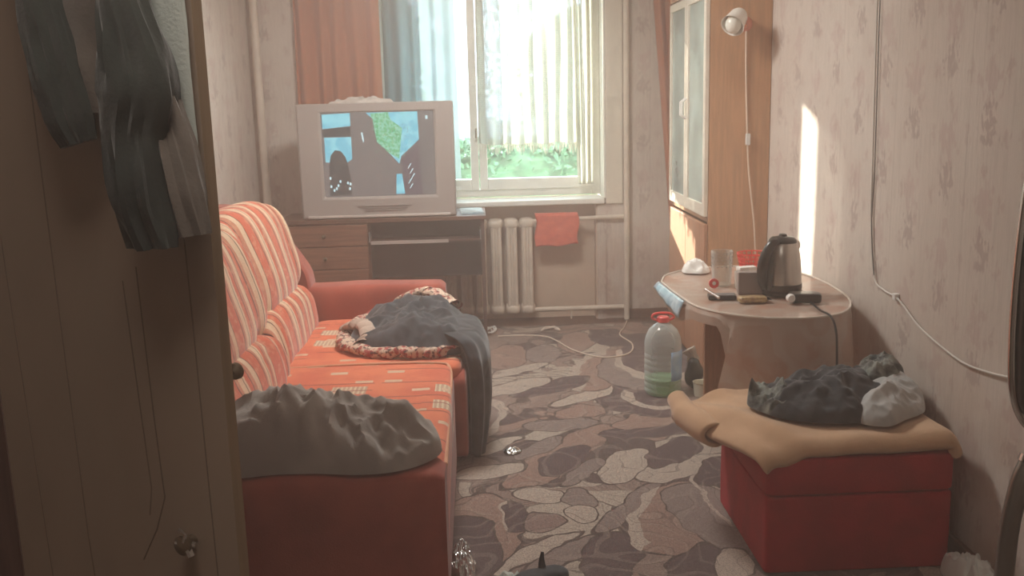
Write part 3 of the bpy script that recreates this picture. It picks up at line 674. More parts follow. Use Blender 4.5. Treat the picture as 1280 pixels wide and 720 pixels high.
for y0, y1 in ((CY0-.0, ymid-.003), (ymid+.003, CY1)):
    bm = bmesh.new(); w_ = .045; z0, z1 = .875, 2.035
    box(bm, CX0-.004, CX0+.018, y0, y0+w_, z0, z1); box(bm, CX0-.004, CX0+.018, y1-w_, y1, z0, z1); box(bm, CX0-.004, CX0+.018, y0+w_, y1-w_, z0, z0+w_+.02); box(bm, CX0-.004, CX0+.018, y0+w_, y1-w_, z1-w_, z1)
    d = obj('glazed_door', bm, mat('cream_door_frame', (.72, .64, .54), .4, .1), t, smooth=False, bev=.003)
    obj('pane', bx(CX0+.006, CX0+.010, y0+w_, y1-w_, z0+w_+.02, z1-w_), MIRR, d, smooth=False)
    obj('handle', tb([(CX0-.005, (y1-.02 if y1 < ymid else y0+.02), 1.38), (CX0-.03, (y1-.02 if y1 < ymid else y0+.02), 1.40), (CX0-.03, (y1-.02 if y1 < ymid else y0+.02), 1.47), (CX0-.005, (y1-.02 if y1 < ymid else y0+.02), 1.49)], .006, 8), WHITEP, d)
obj('upper_front_panel', bx(CX0, CX0+.018, CY0, CY1, 2.045, 2.245), OAK2, t, smooth=False)

# clamp lamp on the cabinet side
t = thing('wall_lamp', 'small white spot lamp with orange mount fixed to the cabinet side', 'lamp')
mt = obj('mount', lathe([(.035, 0), (.038, .008), (.03, .02), (.012, .026)], 22), mat('orange_mount', (.62, .20, .12), .35, .1), t); mt.rotation_euler = (PI/2, 0, 0); mt.location = (1.385, CY0, 1.855)
obj('arm', tb(spline([(1.385, CY0-.02, 1.855), (1.375, CY0-.07, 1.84), (1.345, CY0-.09, 1.86)], 5), .007), mat('orange_mount2', (.66, .26, .16), .35, .1), t)
d_ = V(-.55, -.55, -.62).normalized(); q_ = d_.to_track_quat('Z', 'Y')
sh = obj('lamp_shade', lathe([(.02, -.055), (.036, -.05), (.046, -.03), (.050, 0), (.058, .045), (.061, .05), (.056, .046), (.046, 0), (.03, -.04)], 28, cap=False), mat('white_shade', (.85, .82, .76), .3, .03), t)
sh.rotation_euler = q_.to_euler(); sh.location = (1.315, CY0-.10, 1.87)
bl = obj('bulb', pillow((0, 0, 0), (.040, .040, .048), 1, 1, nu=20, nv=12), mat('frosted_bulb', (.78, .76, .68), .25, .03), t); bl.location = Vector(sh.location)+d_*.035
obj('cord', tb(spline([(1.39, CY0-.01, 1.83), (1.395, CY0-.006, 1.6), (1.408, CY0-.006, 1.30), (1.42, CY0-.008, 1.1), (1.45, CY0-.012, .85), (1.462, CY0-.02, .66)], 6), .0045, 8), mat('cord_beige', (.75, .60, .48), .5, .05), t)
obj('switch', bx(1.398, 1.422, CY0-.022, CY0-.006, 1.245, 1.305), WHITEP, t, smooth=False, bev=.004)

# ---------------------------------------------------------------- wall cable
P1 = spline([(1.522, 3.69, 2.5), (1.522, 3.685, 1.84), (1.522, 3.662, 1.24), (1.522, 3.65, 1.0), (1.522, 3.60, .80), (1.520, 3.50, .765), (1.520, 3.40, .76), (1.520, 3.33, .742), (1.520, 3.18, .69), (1.520, 2.92, .652), (1.520, 2.75, .66), (1.520, 2.55, .69), (1.52, 2.3, .72)], 6)
t = tag(obj('wall_cable', tb(P1, .0035, 8), mat('cable_white', (.70, .67, .62), .5, .03)), 'thin white cable running down the right wall and sagging towards the front', 'cable')
obj('cable_strand', tb(spline([(1.522, 3.655, 2.5), (1.522, 3.662, 1.84), (1.522, 3.642, 1.24), (1.522, 3.645, 1.0), (1.521, 3.60, .805)], 6), .0022, 6), mat('cable_grey', (.16, .15, .14), .5, .03), t)
obj('cable_clip', bx(1.512, 1.53, 3.385, 3.41, .748, .772), WHITEP, t, smooth=False, bev=.002)

# ---------------------------------------------------------------- sofa
sofa = thing('sofa', 'orange striped velour sofa with rounded back along the left wall', 'sofa')
def rbox(x0, x1, y0, y1, z0, z1, r=.04, e=.16, nz=.006, **k):
    return pillow(((x0+x1)/2, (y0+y1)/2, (z0+z1)/2), ((x1-x0)/2, (y1-y0)/2, (z1-z0)/2), e, e, nz=nz, ns=6, nu=56, nv=22, **k)
obj('base', rbox(-1.40, -.20, 2.62, 4.80, .03, .30, nz=0, e=.08), SUEDE, sofa)
def arm_shape(y0, y1, xr, ztop, zslope=0, wave=.01):
    def fn(u, v_):
        # closed cross-section loop in y/z swept along x
        a = 2*PI*v_; yy = (y0+y1)/2+(y1-y0)/2*sgnp(math.cos(a), .32); zz = ztop/2+.015+(ztop/2-.015)*sgnp(math.sin(a), .28)
        x = -1.38+(xr+1.38)*u
        if zz > ztop*.6: zz += zslope*(1-u)**1.5 + wave*math.sin(u*11)*(.5-.5*math.cos(u*2*PI))*.6
        ins = max(0, (u-.97)/.03); yy = (y0+y1)/2+(yy-(y0+y1)/2)*(1-.16*ins**2); zz = zz if zz < .1 else zz-.02*ins**2
        return V(x, yy+.004*mn.noise(V(x*5, yy*5, zz*5)), zz)
    bm = sheet(fn, 48, 48)
    bmesh.ops.remove_doubles(bm, verts=bm.verts[:], dist=.0005)
    ends = [e_ for e_ in bm.edges if e_.is_boundary]
    if ends: bmesh.ops.holes_fill(bm, edges=ends, sides=0)
    return bm
obj('armrest', arm_shape(2.45, 2.64, -.115, .515), SUEDE, sofa)
fa = obj('armrest', arm_shape(4.78, 4.99, -.18, .60, .02), SUEDE, sofa)
# seats, front roll goes down to the base
nearf = lambda p: V(p.x, p.y, p.z+.018*math.exp(-((p.x-.2)**2)/.15)*(1 if p.z > 0 else 0))
obj('seat_cushion', pillow((-.50, 3.24, .30), (.38, .59, .165), .14, .14, nz=.010, ns=5, nu=72, nv=30), SEATM, sofa)
obj('seat_front', pillow((-.155, 3.22, .22), (.035, .60, .205), .25, .18, nz=.004, ns=8, nu=48, nv=20), SUEDE, sofa)
obj('seat_cushion', pillow((-.46, 4.29, .295), (.375, .485, .155), .14, .14, nz=.010, ns=5, nu=72, nv=30), SEATM, sofa)
obj('seat_front', pillow((-.105, 4.28, .22), (.035, .49, .195), .25, .18, nz=.004, ns=8, nu=48, nv=20), SUEDE, sofa)
# piping and pull tufts on the near seat
obj('piping', tb(spline([(-.80, 3.82, .45), (-.5, 3.825, .455), (-.20, 3.82, .452), (-.135, 3.76, .44), (-.128, 3.3, .44), (-.122, 2.72, .44)], 6), .008), mat('pale_piping', (.62, .30, .18), .8, .1), sofa)
# back
def ext(profile, y0, y1, ny=14, bow=.0, rnd=.03):
    bm = bmesh.new(); n = len(profile); cx_ = sum(p[0] for p in profile)/n; cz_ = sum(p[1] for p in profile)/n; R = []
    for j in range(ny+1):
        t_ = j/ny; d = min(t_, 1-t_)*(y1-y0); sc = 1-.06*max(0, 1-d/rnd)**2 if rnd else 1
        R.append([bm.verts.new((cx_+(x-cx_)*sc, y0+(y1-y0)*t_, cz_+(z-cz_)*sc)) for x, z in profile])
    for A_, B_ in zip(R, R[1:]):
        for k in range(n): bm.faces.new((A_[k], A_[(k+1) % n], B_[(k+1) % n], B_[k]))
    bm.faces.new(R[0][::-1]); bm.faces.new(R[-1]); return bm
prof = [(-1.43, .03), (-1.43, .9), (-1.40, .99), (-1.31, 1.022), (-1.193, 1.0), (-1.10, .947), (-1.04, .90), (-.967, .82), (-.905, .73), (-.865, .645), (-.86, .5), (-.9, .3), (-.95, .03)]
sp = [(p.x, p.z) for p in spline([(x, 0, z) for x, z in prof], 4)]
obj('wing_panel', ext(sp, 4.80, 4.985, 12), SUEDE, sofa)
prof2 = [(-1.43, .05), (-1.43, .9), (-1.39, 1.0), (-1.30, 1.03), (-1.18, .95), (-1.12, .7), (-1.05, .3), (-1.0, .05)]
obj('back_frame', ext(prof2, 2.64, 4.80, 4, rnd=0), SUEDE, sofa)
def plumps(p, k, L, amt):
    return amt*abs(math.sin(PI*k*(p.y/L+1)/2))
for (yc, L, xu, tilt) in ((4.28, .50, -1.10, .0), (3.22, .56, -1.055, .0)):
    ru = Matrix.Rotation(-.30, 3, 'Y')
    def fu(p, L=L):
        s = 1+.06*math.sin(p.y*3)
        return V(p.x*s + (.025*abs(math.cos(p.y*14)) if p.x > 0 else 0), p.y, p.z)
    obj('back_pillow', pillow((xu, yc, .80), (.175, L, .265), .62, .30, rot=ru, nz=.015, ns=5, nu=72, nv=34, fn=fu), STRIPE, sofa)
    rl = Matrix.Rotation(-.15, 3, 'Y')
    obj('lumbar_roll', pillow((xu+.145, yc, .505), (.135, L*.98, .165), .75, .30, rot=rl, nz=.014, ns=6, nu=72, nv=30, fn=lambda p: V(p.x+(.018*abs(math.cos(p.y*19)) if p.x > 0 else 0), p.y, p.z)), STRIPE, sofa)

# grey bundle on the near armrest
gb = lambda x, y: .515 if y < 2.66 else (.455 if y < 2.9 else .462)
GZ = lambda x, y: .518 + (-.05)*min(1, max(0, (y-2.63)/.1))
tag(obj('rolled_bedding', heap([(-.78, 2.49), (-.55, 2.47), (-.35, 2.47), (-.22, 2.50), (-.155, 2.60), (-.17, 2.74), (-.28, 2.86), (-.5, 2.90), (-.78, 2.92)], GZ, .17, fold=.055, fs=6, seed=4.2, aniso=(1, .8, 1), nseg=144, rings=40, power=3,
    hf=lambda x, y: .165+.03*math.sin(x*9+1)), GREYF), 'crumpled grey bedding bundle lying over the near sofa armrest', 'bedding')

# dark blanket over the far seat, falling to the floor
t = thing('dark_blanket', 'charcoal blanket heaped on the far sofa seat and falling to the carpet', 'blanket')
obj('blanket_heap', heap([(-.60, 4.20), (-.50, 4.02), (-.28, 3.96), (-.10, 3.94), (-.07, 4.2), (-.08, 4.55), (-.22, 4.72), (-.45, 4.72), (-.58, 4.50)], .452, .14, fold=.035, fs=6, seed=9, nseg=144, rings=34, hf=lambda x, y: .13+.05*mn.noise(V(x*3, y*3, 1)), aniso=(1, .7, 1)), NAVYF, t)
def fall(u, v_):
    y = 3.80+.66*u + .05*v_*(.5-u); s = v_
    # over the edge then down
    bulge = .035*math.sin(u*17+2*s)+.02*math.sin(u*37)
    if s < .3:
        k = s/.3; x = -.24+.20*k; z = .50+.03*math.sin(k*PI)+.02*math.sin(u*9)
        z += .02*u
    else:
        k = (s-.3)/.7; x = -.035+.035*math.sin(k*2.2)+.02*k; L = .40+.07*math.sin(u*5+.5)*0; zb = .025+.18*max(0, (u-.42))/.58; z = .49*(1-k)+zb*k
    return V(x+bulge*(.3+.7*s)*.6, y+.02*math.sin(s*6+u*8), z)
def pleat(path, seg=90):
    bm = bmesh.new(); sp_ = spline([V(*p[:3]) for p in path], 8); R = []; n = len(path)
    for i, q in enumerate(sp_):
        t = i/8; a = min(int(t), n-2); k = t-a; wy = path[a][3]*(1-k)+path[a+1][3]*k; wx = path[a][4]*(1-k)+path[a+1][4]*k; row = []
        for m_ in range(seg):
            th = 2*PI*m_/seg; f_ = 1+.16*math.sin(th*9+i*.05)+.12*mn.noise(V(math.cos(th)*3, math.sin(th)*3, i*.09))
            row.append(bm.verts.new(q+V(wx*sgnp(math.cos(th), .8)*f_, wy*sgnp(math.sin(th), .7)*(.9+.1*f_), 0)))
        R.append(row)
    for A, B in zip(R, R[1:]):
        for m_ in range(seg): bm.faces.new((A[m_], A[(m_+1) % seg], B[(m_+1) % seg], B[m_]))
    bm.faces.new(R[0][::-1]); bm.faces.new(R[-1]); return bm
obj('hanging_fold', pleat([(-.14, 4.18, .535, .18, .05), (-.07, 4.17, .515, .27, .055), (-.035, 4.15, .44, .30, .055), (-.022, 4.13, .30, .30, .050), (-.025, 4.10, .16, .27, .046), (-.035, 4.04, .03, .18, .036)]), NAVYF, t)
def edge(u, v_):
    pts = EDGE_SP; q = pts[min(int(u*(len(pts)-1)), len(pts)-1)]
    a = 2*PI*v_; r = .028+.012*mn.noise(V(u*30, v_*2, 0)); return q+V(r*math.cos(a)*1.2, r*math.cos(a)*.8+.015*mn.noise(V(u*22, 0, 0)), r*math.sin(a)*.8+.018*mn.noise(V(u*35, 3, 0)))
EDGE_SP = spline([(-.35, 4.70, .52), (-.52, 4.55, .51), (-.62, 4.33, .48), (-.60, 4.12, .475), (-.50, 3.99, .472), (-.36, 3.93, .475), (-.22, 3.92, .475), (-.13, 3.94, .470), (-.09, 4.02, .46)], 12)
obj('printed_lining', sheet(edge, 90, 14), PRINT, t)
EDGE_SP2 = spline([(-.40, 4.66, .55), (-.25, 4.60, .60), (-.12, 4.45, .56)], 12)
EDGE_SP = EDGE_SP2
obj('printed_lining', sheet(edge, 30, 14), PRINT, t)
EDGE_SP = spline([(-.62, 4.31, .50), (-.54, 4.24, .53), (-.50, 4.12, .51), (-.52, 4.02, .49)], 12)
obj('printed_lining', sheet(edge, 30, 14), fabric('pale_lining', (.55, .42, .34)), t)

# ---------------------------------------------------------------- ottoman with blanket and clothes
t = thing('ottoman', 'crimson box ottoman standing against the right wall in front of the table', 'ottoman')
OX0, OX1, OY0, OY1, OZ = .864, 1.455, 2.77, 3.34, .395
obj('box_body', rbox(OX0, OX1, OY0, OY1, .014, .27, e=.05, nz=.002), REDF, t)
obj('seat_lid', rbox(OX0-.004, OX1+.004, OY0-.004, OY1+.004, .273, OZ, e=.10, nz=.003), REDF, t)
def tan(u, v_):
    y = 2.750+.62*v_; xl = .855-.175*min(1, v_*1.35)**.8; x = xl+(1.476-xl)*u
    top = OZ+.048; e = min(1, u/.09) ; ee = min(1, (1-u)/.06); fe = min(1, v_/.09); be = min(1, (1-v_)/.1)
    rd = .040*((1-e)**2+(1-ee)**2+(1-fe)**2+(1-be)**2)
    left = max(0, OX0-x)
    z = top+.014-rd - .25*left
    z += .010*mn.noise(V(x*6, y*6, 2)) + .012*math.sin(x*34+y*20)*math.exp(-((u-.12)**2)/.02)
    dr = math.exp(-((x-.88)**2/.012+(y-2.76)**2/.010)); z -= .030*dr; x += .0*dr
    return V(x, y-.012*math.sin(u*PI)*0, z)
tb_ = obj('tan_blanket', sheet(tan, 70, 44), TANF, solid=.040, sub=1)
tag(tb_, 'thick tan blanket folded over the red ottoman', 'blanket')
def roll(u, v_):
    a = 1.1+v_*4.4; y = 3.03+.33*u; r = .043+.006*math.sin(u*5)+.006*mn.noise(V(y*9, v_*2, 0))
    xl = .875-.175*min(1, ((y-2.750)/.62)*1.35)**.8
    return V(xl+.012+r*math.cos(a)*1.1, y, .408+r*math.sin(a)-.020*(1-u))
obj('rolled_edge', sheet(roll, 30, 24), TANF, tb_, solid=.014)
TZ = OZ+.070
tag(obj('dark_shirt', heap([(.93, 3.02), (.98, 2.93), (1.12, 2.86), (1.24, 2.88), (1.33, 2.96), (1.42, 3.06), (1.45, 3.20), (1.30, 3.28), (1.12, 3.25), (.97, 3.18)], TZ, .10, fold=.035, fs=7, seed=12, nseg=144, rings=34), NAVYF), 'crumpled charcoal shirt on the tan blanket over the ottoman', 'shirt')
tag(obj('patterned_cloth', heap([(.90, 3.10), (.935, 2.99), (1.0, 2.96), (1.04, 3.03), (1.02, 3.14), (.95, 3.18), (.91, 3.16)], TZ, .075, fold=.045, fs=10, seed=21, nseg=98, rings=26), LEAFF), 'mottled black and pale green cloth at the left end of the clothes pile', 'clothing')
tag(obj('patterned_cloth', heap([(1.30, 3.14), (1.38, 3.08), (1.46, 3.16), (1.46, 3.27), (1.36, 3.30)], TZ+.035, .085, fold=.03, fs=12, seed=25, nseg=80, rings=20), LEAFF), 'mottled dark cloth with pale edges on top of the clothes pile by the wall', 'clothing')
tag(obj('grey_shirt', heap([(1.19, 2.86), (1.26, 2.83), (1.34, 2.88), (1.44, 2.94), (1.49, 3.08), (1.50, 3.22), (1.42, 3.26), (1.30, 3.10), (1.20, 2.97)], TZ, .085, fold=.025, fs=6, seed=31, nseg=144, rings=34), LGREYF), 'pale grey crumpled shirt at the right of the ottoman by the wall', 'shirt')

# ---------------------------------------------------------------- round table with plastic cloth
TC = (1.14, 3.90); TRX, TRY, TZ0 = .345, .555, .70
TOUT = [(p.x, p.y) for p in spline([(.80, 4.15), (.812, 3.85), (.845, 3.59), (.97, 3.425), (1.154, 3.36), (1.33, 3.42), (1.44, 3.62), (1.48, 3.9), (1.465, 4.2), (1.38, 4.40), (1.2, 4.48), (1.0, 4.44), (.86, 4.32), (.80, 4.15)] and [(x, y, 0) for x, y in ((.80, 4.15), (.812, 3.85), (.845, 3.59), (.97, 3.425), (1.154, 3.36), (1.33, 3.42), (1.44, 3.62), (1.48, 3.9), (1.465, 4.2), (1.38, 4.40), (1.2, 4.48), (1.0, 4.44), (.86, 4.32), (.80, 4.15))], 8)]
TANG = sorted((math.atan2(y-TC[1], x-TC[0]) % (2*PI), math.hypot(x-TC[0], y-TC[1])) for x, y in TOUT)
def sup(th):
    a = th % (2*PI); n = len(TANG)
    for i in range(n):
        a0, r0 = TANG[i-1]; a1, r1 = TANG[i]
        if i == 0: a0 -= 2*PI
        if a0 <= a <= a1 and a1 > a0: break
    else: a0, r0 = TANG[-1]; a1, r1 = TANG[0]; a1 += 2*PI
    r_ = r0+(r1-r0)*(a-a0)/max(1e-6, a1-a0); return V(TC[0]+r_*math.cos(th), TC[1]+r_*math.sin(th), 0)
t = thing('oval_table', 'small oval drop-leaf wooden table by the right wall under a plastic cloth', 'table')
bm = bmesh.new(); top = []; bot = []
for k in range(56):
    p = sup(2*PI*k/56); top.append(bm.verts.new((p.x, p.y, TZ0-.006))); bot.append(bm.verts.new((p.x, p.y, TZ0-.028)))
bm.faces.new(top); bm.faces.new(bot[::-1])
for k in range(56): bm.faces.new((bot[k], bot[(k+1) % 56], top[(k+1) % 56], top[k]))
obj('tabletop', bm, OAK, t, smooth=False)
for y0 in (3.62, 4.16):
    obj('end_panel', bx(1.0, 1.40, y0, y0+.02, .012, TZ0-.028), OAK, t, smooth=False)
obj('stretcher', bx(1.18, 1.20, 3.64, 4.16, .30, .38), OAK2, t, smooth=False)
def plastic():
    m, nt, b = newmat('patterned_plastic_cloth'); setp(b, rough=.22, spec=.6)
    v = coord(nt); sx = N(nt, 'ShaderNodeSeparateXYZ'); nt.links.new(v, sx.inputs[0])
    wv = N(nt, 'ShaderNodeTexVoronoi'); wv.feature = 'SMOOTH_F1'; wv.inputs['Scale'].default_value = 7; nt.links.new(v, wv.inputs['Vector'])
    rings_ = mth(nt, 'FRACT', mth(nt, 'MULTIPLY', wv.outputs['Distance'], 3))
    c = mix(nt, mth(nt, 'MULTIPLY', sm(nt, rings_, .35, .65), .5), (.74, .65, .57), (.64, .44, .34))
    n = noise_t(nt, v, 9, 3); c = mix(nt, mth(nt, 'MULTIPLY', sm(nt, n, .5, .62), .5), c, (.62, .30, .20))
    nt.links.new(c, b.inputs['Base Color'])
    tp = N(nt, 'ShaderNodeBsdfTransparent'); tl = N(nt, 'ShaderNodeBsdfTranslucent'); tl.inputs[0].default_value = (.7, .5, .4, 1)
    m1 = N(nt, 'ShaderNodeMixShader'); m1.inputs[0].default_value = .35; nt.links.new(b.outputs[0], m1.inputs[1]); nt.links.new(tl.outputs[0], m1.inputs[2])
    m2 = N(nt, 'ShaderNodeMixShader'); m2.inputs[0].default_value = .12; nt.links.new(m1.outputs[0], m2.inputs[1]); nt.links.new(tp.outputs[0], m2.inputs[2]); nt.links.new(m2.outputs[0], nt.nodes['Material Output'].inputs[0])
    bump(nt, b, n, .15, .006); return m
PLAST = plastic()
def hang(th):
    d = (math.degrees(th) % 360)
    a = max(0, min(1, (d-238)/12)) * max(0, min(1, (335-d)/25)); a = a*a*(3-2*a)
    lf = max(0, 1-abs(d-190)/30)
    return .05+.36*a+.035*min(1, lf*2)
def cloth(u, v_):
    th = 2*PI*u; p = sup(th)
    if v_ <= .5:
        k = v_/.5; q = V(TC[0], TC[1], 0)+(p-V(TC[0], TC[1], 0))*k; return V(q.x, q.y, TZ0-.002+.0015*mn.noise(q*20))
    k = (v_-.5)/.5; h = hang(th)*k; out = (p-V(TC[0], TC[1], 0)).normalized()
    fl = .012+.05*k*hang(th)*2*(.5+.5*math.sin(th*11+1)) ; q = p+out*fl*min(1, k*3)
    # front corner flares to the left while falling
    q.x -= .0 if hang(th) < .3 else .10*k*max(0, 1-abs(math.degrees(th)-252)/22)
    q.x = min(q.x, XR-.01)
    return V(q.x, q.y, TZ0-.002-h)
bm = sheet(cloth, 168, 40); bmesh.ops.remove_doubles(bm, verts=bm.verts[:], dist=.0004)
rim = [sup(2*PI*k/90)+V(0, 0, TZ0) for k in range(90)]
cl_ = tag(obj('tablecloth', bm, PLAST), 'glossy translucent patterned plastic cloth covering the oval table', 'tablecloth')
flap = bmesh.new()
def flp(u, v_):
    p = sup(math.radians(144+66*u)); p.z = TZ0+.0015; return p+V(-.012-.022*math.sin(v_*1.5), 0, -.058*v_*(.45+.75*u)+.003*math.sin(u*20)*v_)
obj('rim_fold', tb(rim, .0045, 6, closed=True), mat('cloth_rim', (.72, .64, .56), .25, .05), cl_)
fo = obj('turned_up_corner', sheet(flp, 12, 6), BLUEPL, cl_, solid=.002)

# things on the table
ZT = TZ0+.001
t = thing('electric_kettle', 'steel electric kettle with black handle on the oval table', 'kettle', (1.225, 3.80, ZT))
obj('kettle_body', lathe([(.074, .022), (.078, .03), (.078, .05), (.076, .10), (.070, .16), (.060, .205), (.054, .215)], 40), STEEL, t)
obj('power_base', lathe([(.07, 0), (.082, .002), (.082, .016), (.07, .021)], 32), BLACKP, t)
obj('bottom_band', lathe([(.0795, .022), (.0805, .026), (.0805, .044), (.0785, .046)], 36), BLACKP, t)
obj('lid', lathe([(.056, .212), (.055, .222), (.044, .233), (.018, .238), (.014, .246), (.004, .248)], 32), BLACKP, t)
hp = spline([(-.035, -.045, .222), (-.062, -.055, .212), (-.088, -.06, .165), (-.098, -.055, .105), (-.090, -.045, .055), (-.066, -.035, .030)], 6)
obj('handle', tb(hp, [.014+.007*math.sin(PI*i/(len(hp)-1)) for i in range(len(hp))], 14), BLACKP, t)
obj('gauge_strip', pillow((-.066, -.042, .115), (.014, .026, .095), .5, .6, nu=20, nv=14), mat('gauge_black', (.03, .035, .035), .12, .1), t)
obj('spout', pillow((.058, .025, .195), (.022, .018, .022), .8, .8, nu=16, nv=10), STEEL, t)
tag(obj('kettle_cord', tb(spline([(1.27, 3.735, ZT+.008), (1.275, 3.62, ZT+.007), (1.262, 3.45, ZT+.006), (1.262, 3.345, ZT+.006), (1.265, 3.295, .66), (1.268, 3.285, .55), (1.272, 3.29, .36)], 6), .0042, 8), BLACKP), 'black kettle cord dropping over the front of the tablecloth', 'cord')
t = thing('extension_block', 'black power adapter with white plug on the table in front of the kettle', 'adapter', (1.262, 3.625, ZT), -.25)
obj('adapter_body', pillow((0, 0, .02), (.062, .036, .019), .35, .4, nu=28, nv=14), BLACKP, t)
pk = obj('white_plug', lathe([(.0, -.012), (.016, -.012), (.018, 0), (.014, .012), (0.001, .013)], 18, cap=False), WHITEP, t); pk.rotation_euler = (PI/2, 0, .3); pk.location = (-.055, -.038, .022)
def glassm(name, col, rough=.03, mixf=.25):
    m, nt, b = newmat(name); nt.nodes.remove(b)
    tr = N(nt, 'ShaderNodeBsdfTransparent'); tr.inputs[0].default_value = col+(1,); gl = N(nt, 'ShaderNodeBsdfPrincipled'); gl.inputs['Roughness'].default_value = rough; gl.inputs['Base Color'].default_value = (.8*col[0], .8*col[1], .8*col[2], 1); gl.inputs['Specular IOR Level'].default_value = .8
    fz = N(nt, 'ShaderNodeLayerWeight'); fz.inputs[0].default_value = .35
    mx = N(nt, 'ShaderNodeMixShader'); nt.links.new(mth(nt, 'ADD', mth(nt, 'MULTIPLY', fz.outputs['Facing'], .7), mixf*.5), mx.inputs[0]); nt.links.new(tr.outputs[0], mx.inputs[1]); nt.links.new(gl.outputs[0], mx.inputs[2]); nt.links.new(mx.outputs[0], nt.nodes['Material Output'].inputs[0]); return m
GLASS = glassm('clear_glass', (.95, .95, .93)); PET = glassm('clear_pet', (.88, .93, .92), .1, .4)
t = thing('glass_tumbler', 'tall clear glass tumbler with dotted band on the table left of the kettle', 'glass', (1.035, 4.02, ZT))
obj('tumbler_wall', lathe([(.036, .0), (.040, .004), (.046, .15), (.043, .15), (.037, .008), (.002, .008)], 30), GLASS, t)
bm = bmesh.new()
for r_ in range(5):
    for k in range(14):
        a = 2*PI*(k+.5*(r_ % 2))/14; z = .085+r_*.014; rr = .040+.006*z/.15+.0015
        pillow((rr*math.cos(a), rr*math.sin(a), z), (.003, .003, .003), 1, 1, nu=6, nv=4, bm=bm)
o = obj('dotted_band', bm, mat('dark_print', (.25, .20, .18), .4, .1), t); o['kind'] = 'stuff'
t = thing('jar_lid', 'red and white jar lid leaning against the glass tumbler', 'lid', (.985, 3.955, ZT+.021))
a_ = obj('lid_disc', lathe([(.019, -.004), (.021, 0), (.021, .005), (.019, .007)], 24), REDP, t); a_.rotation_euler = (PI/2-.25, 0, 0)
a_ = obj('lid_centre', lathe([(.008, .0072), (.008, .0085)], 16), WHITEP, t); a_.rotation_euler = (PI/2-.25, 0, 0)
tag(obj('glass_cup', lathe([(.028, 0), (.031, .004), (.034, .075), (.031, .075), (.027, .006), (.002, .006)], 26, (1.10, 3.93, ZT)), GLASS), 'low clear glass cup just right of the dotted tumbler', 'glass')
tag(obj('grey_box', bx(1.052, 1.16, 3.80, 3.845, ZT, ZT+.092, rot=Matrix.Rotation(-.12, 3, 'Z')), mat('taupe_card', (.30, .25, .23), .5, .06), smooth=False, bev=.004), 'small upright taupe box on the table left of the kettle', 'box')
t = thing('snack_packet', 'yellow and brown packet lying at the front of the table', 'packet', (1.065, 3.655, ZT), .05)
obj('packet_wrap', pillow((0, 0, .013), (.055, .026, .0125), .35, .3, nz=.004, ns=20, nu=28, nv=12), mat('yellow_wrap', (.55, .42, .20), .3, .4, 40, c2=(.28, .16, .11)), t)
obj('foil_end', pillow((.062, 0, .010), (.010, .028, .003), .3, .3, nu=16, nv=8), CHROME, t)
t = thing('mobile_phone', 'dark mobile phone lying at the front left of the table', 'phone', (.965, 3.74, ZT), -.15)
obj('phone_body', bx(-.055, .055, -.03, .03, 0, .018), BLACKP, t, smooth=False, bev=.004)
obj('phone_screen', bx(-.047, .047, -.024, .024, .0182, .0192), GREYP, t, smooth=False)
tag(obj('lighter', tb([(.905, 3.77, ZT+.034), (.945, 3.705, ZT+.011)], .007, 10), CHROME), 'slim silver lighter resting against the mobile phone', 'lighter')
def netm():
    m, nt, b = newmat('red_mesh_plastic'); setp(b, rough=.3); b.inputs['Base Color'].default_value = (.85, .13, .11, 1)
    tl = N(nt, 'ShaderNodeBsdfTranslucent'); tl.inputs[0].default_value = (.9, .2, .16, 1); mx = N(nt, 'ShaderNodeMixShader'); mx.inputs[0].default_value = .5
    nt.links.new(b.outputs[0], mx.inputs[1]); nt.links.new(tl.outputs[0], mx.inputs[2]); nt.links.new(mx.outputs[0], nt.nodes['Material Output'].inputs[0]); return m
RM = netm(); t = thing('bread_basket', 'translucent red plastic basket on the table behind the kettle', 'basket', (1.235, 4.24, ZT))
bm = bmesh.new()
for i in range(6):
    z = .004+i*.019; r_ = .050+.022*i/5; tube(bm, [(r_*math.cos(a*PI/14), r_*math.sin(a*PI/14), z) for a in range(28)], .0035, 6, closed=True)
for k in range(18):
    a = 2*PI*k/18; tube(bm, [(.05*math.cos(a), .05*math.sin(a), .004), (.072*math.cos(a), .072*math.sin(a), .099)], .003, 6)
obj('basket_lattice', bm, RM, t); obj('basket_bottom', lathe([(.001, 0), (.05, 0), (.05, .004), (.001, .004)], 28), RM, t)
tag(obj('paper_bag', heap([(.93, 4.33), (1.0, 4.28), (1.06, 4.33), (1.05, 4.42), (.96, 4.43)], ZT, .055, fold=.02, fs=18, seed=8, nseg=80, rings=16, power=1.2), PAPER), 'crumpled white paper napkin at the far left edge of the table', 'napkin')
tag(obj('white_carton', bx(1.13, 1.21, 4.10, 4.14, ZT, ZT+.06, rot=Matrix.Rotation(.2, 3, 'Z')), PAPER, smooth=False, bev=.002), 'small white carton on the table behind the taupe box', 'box')

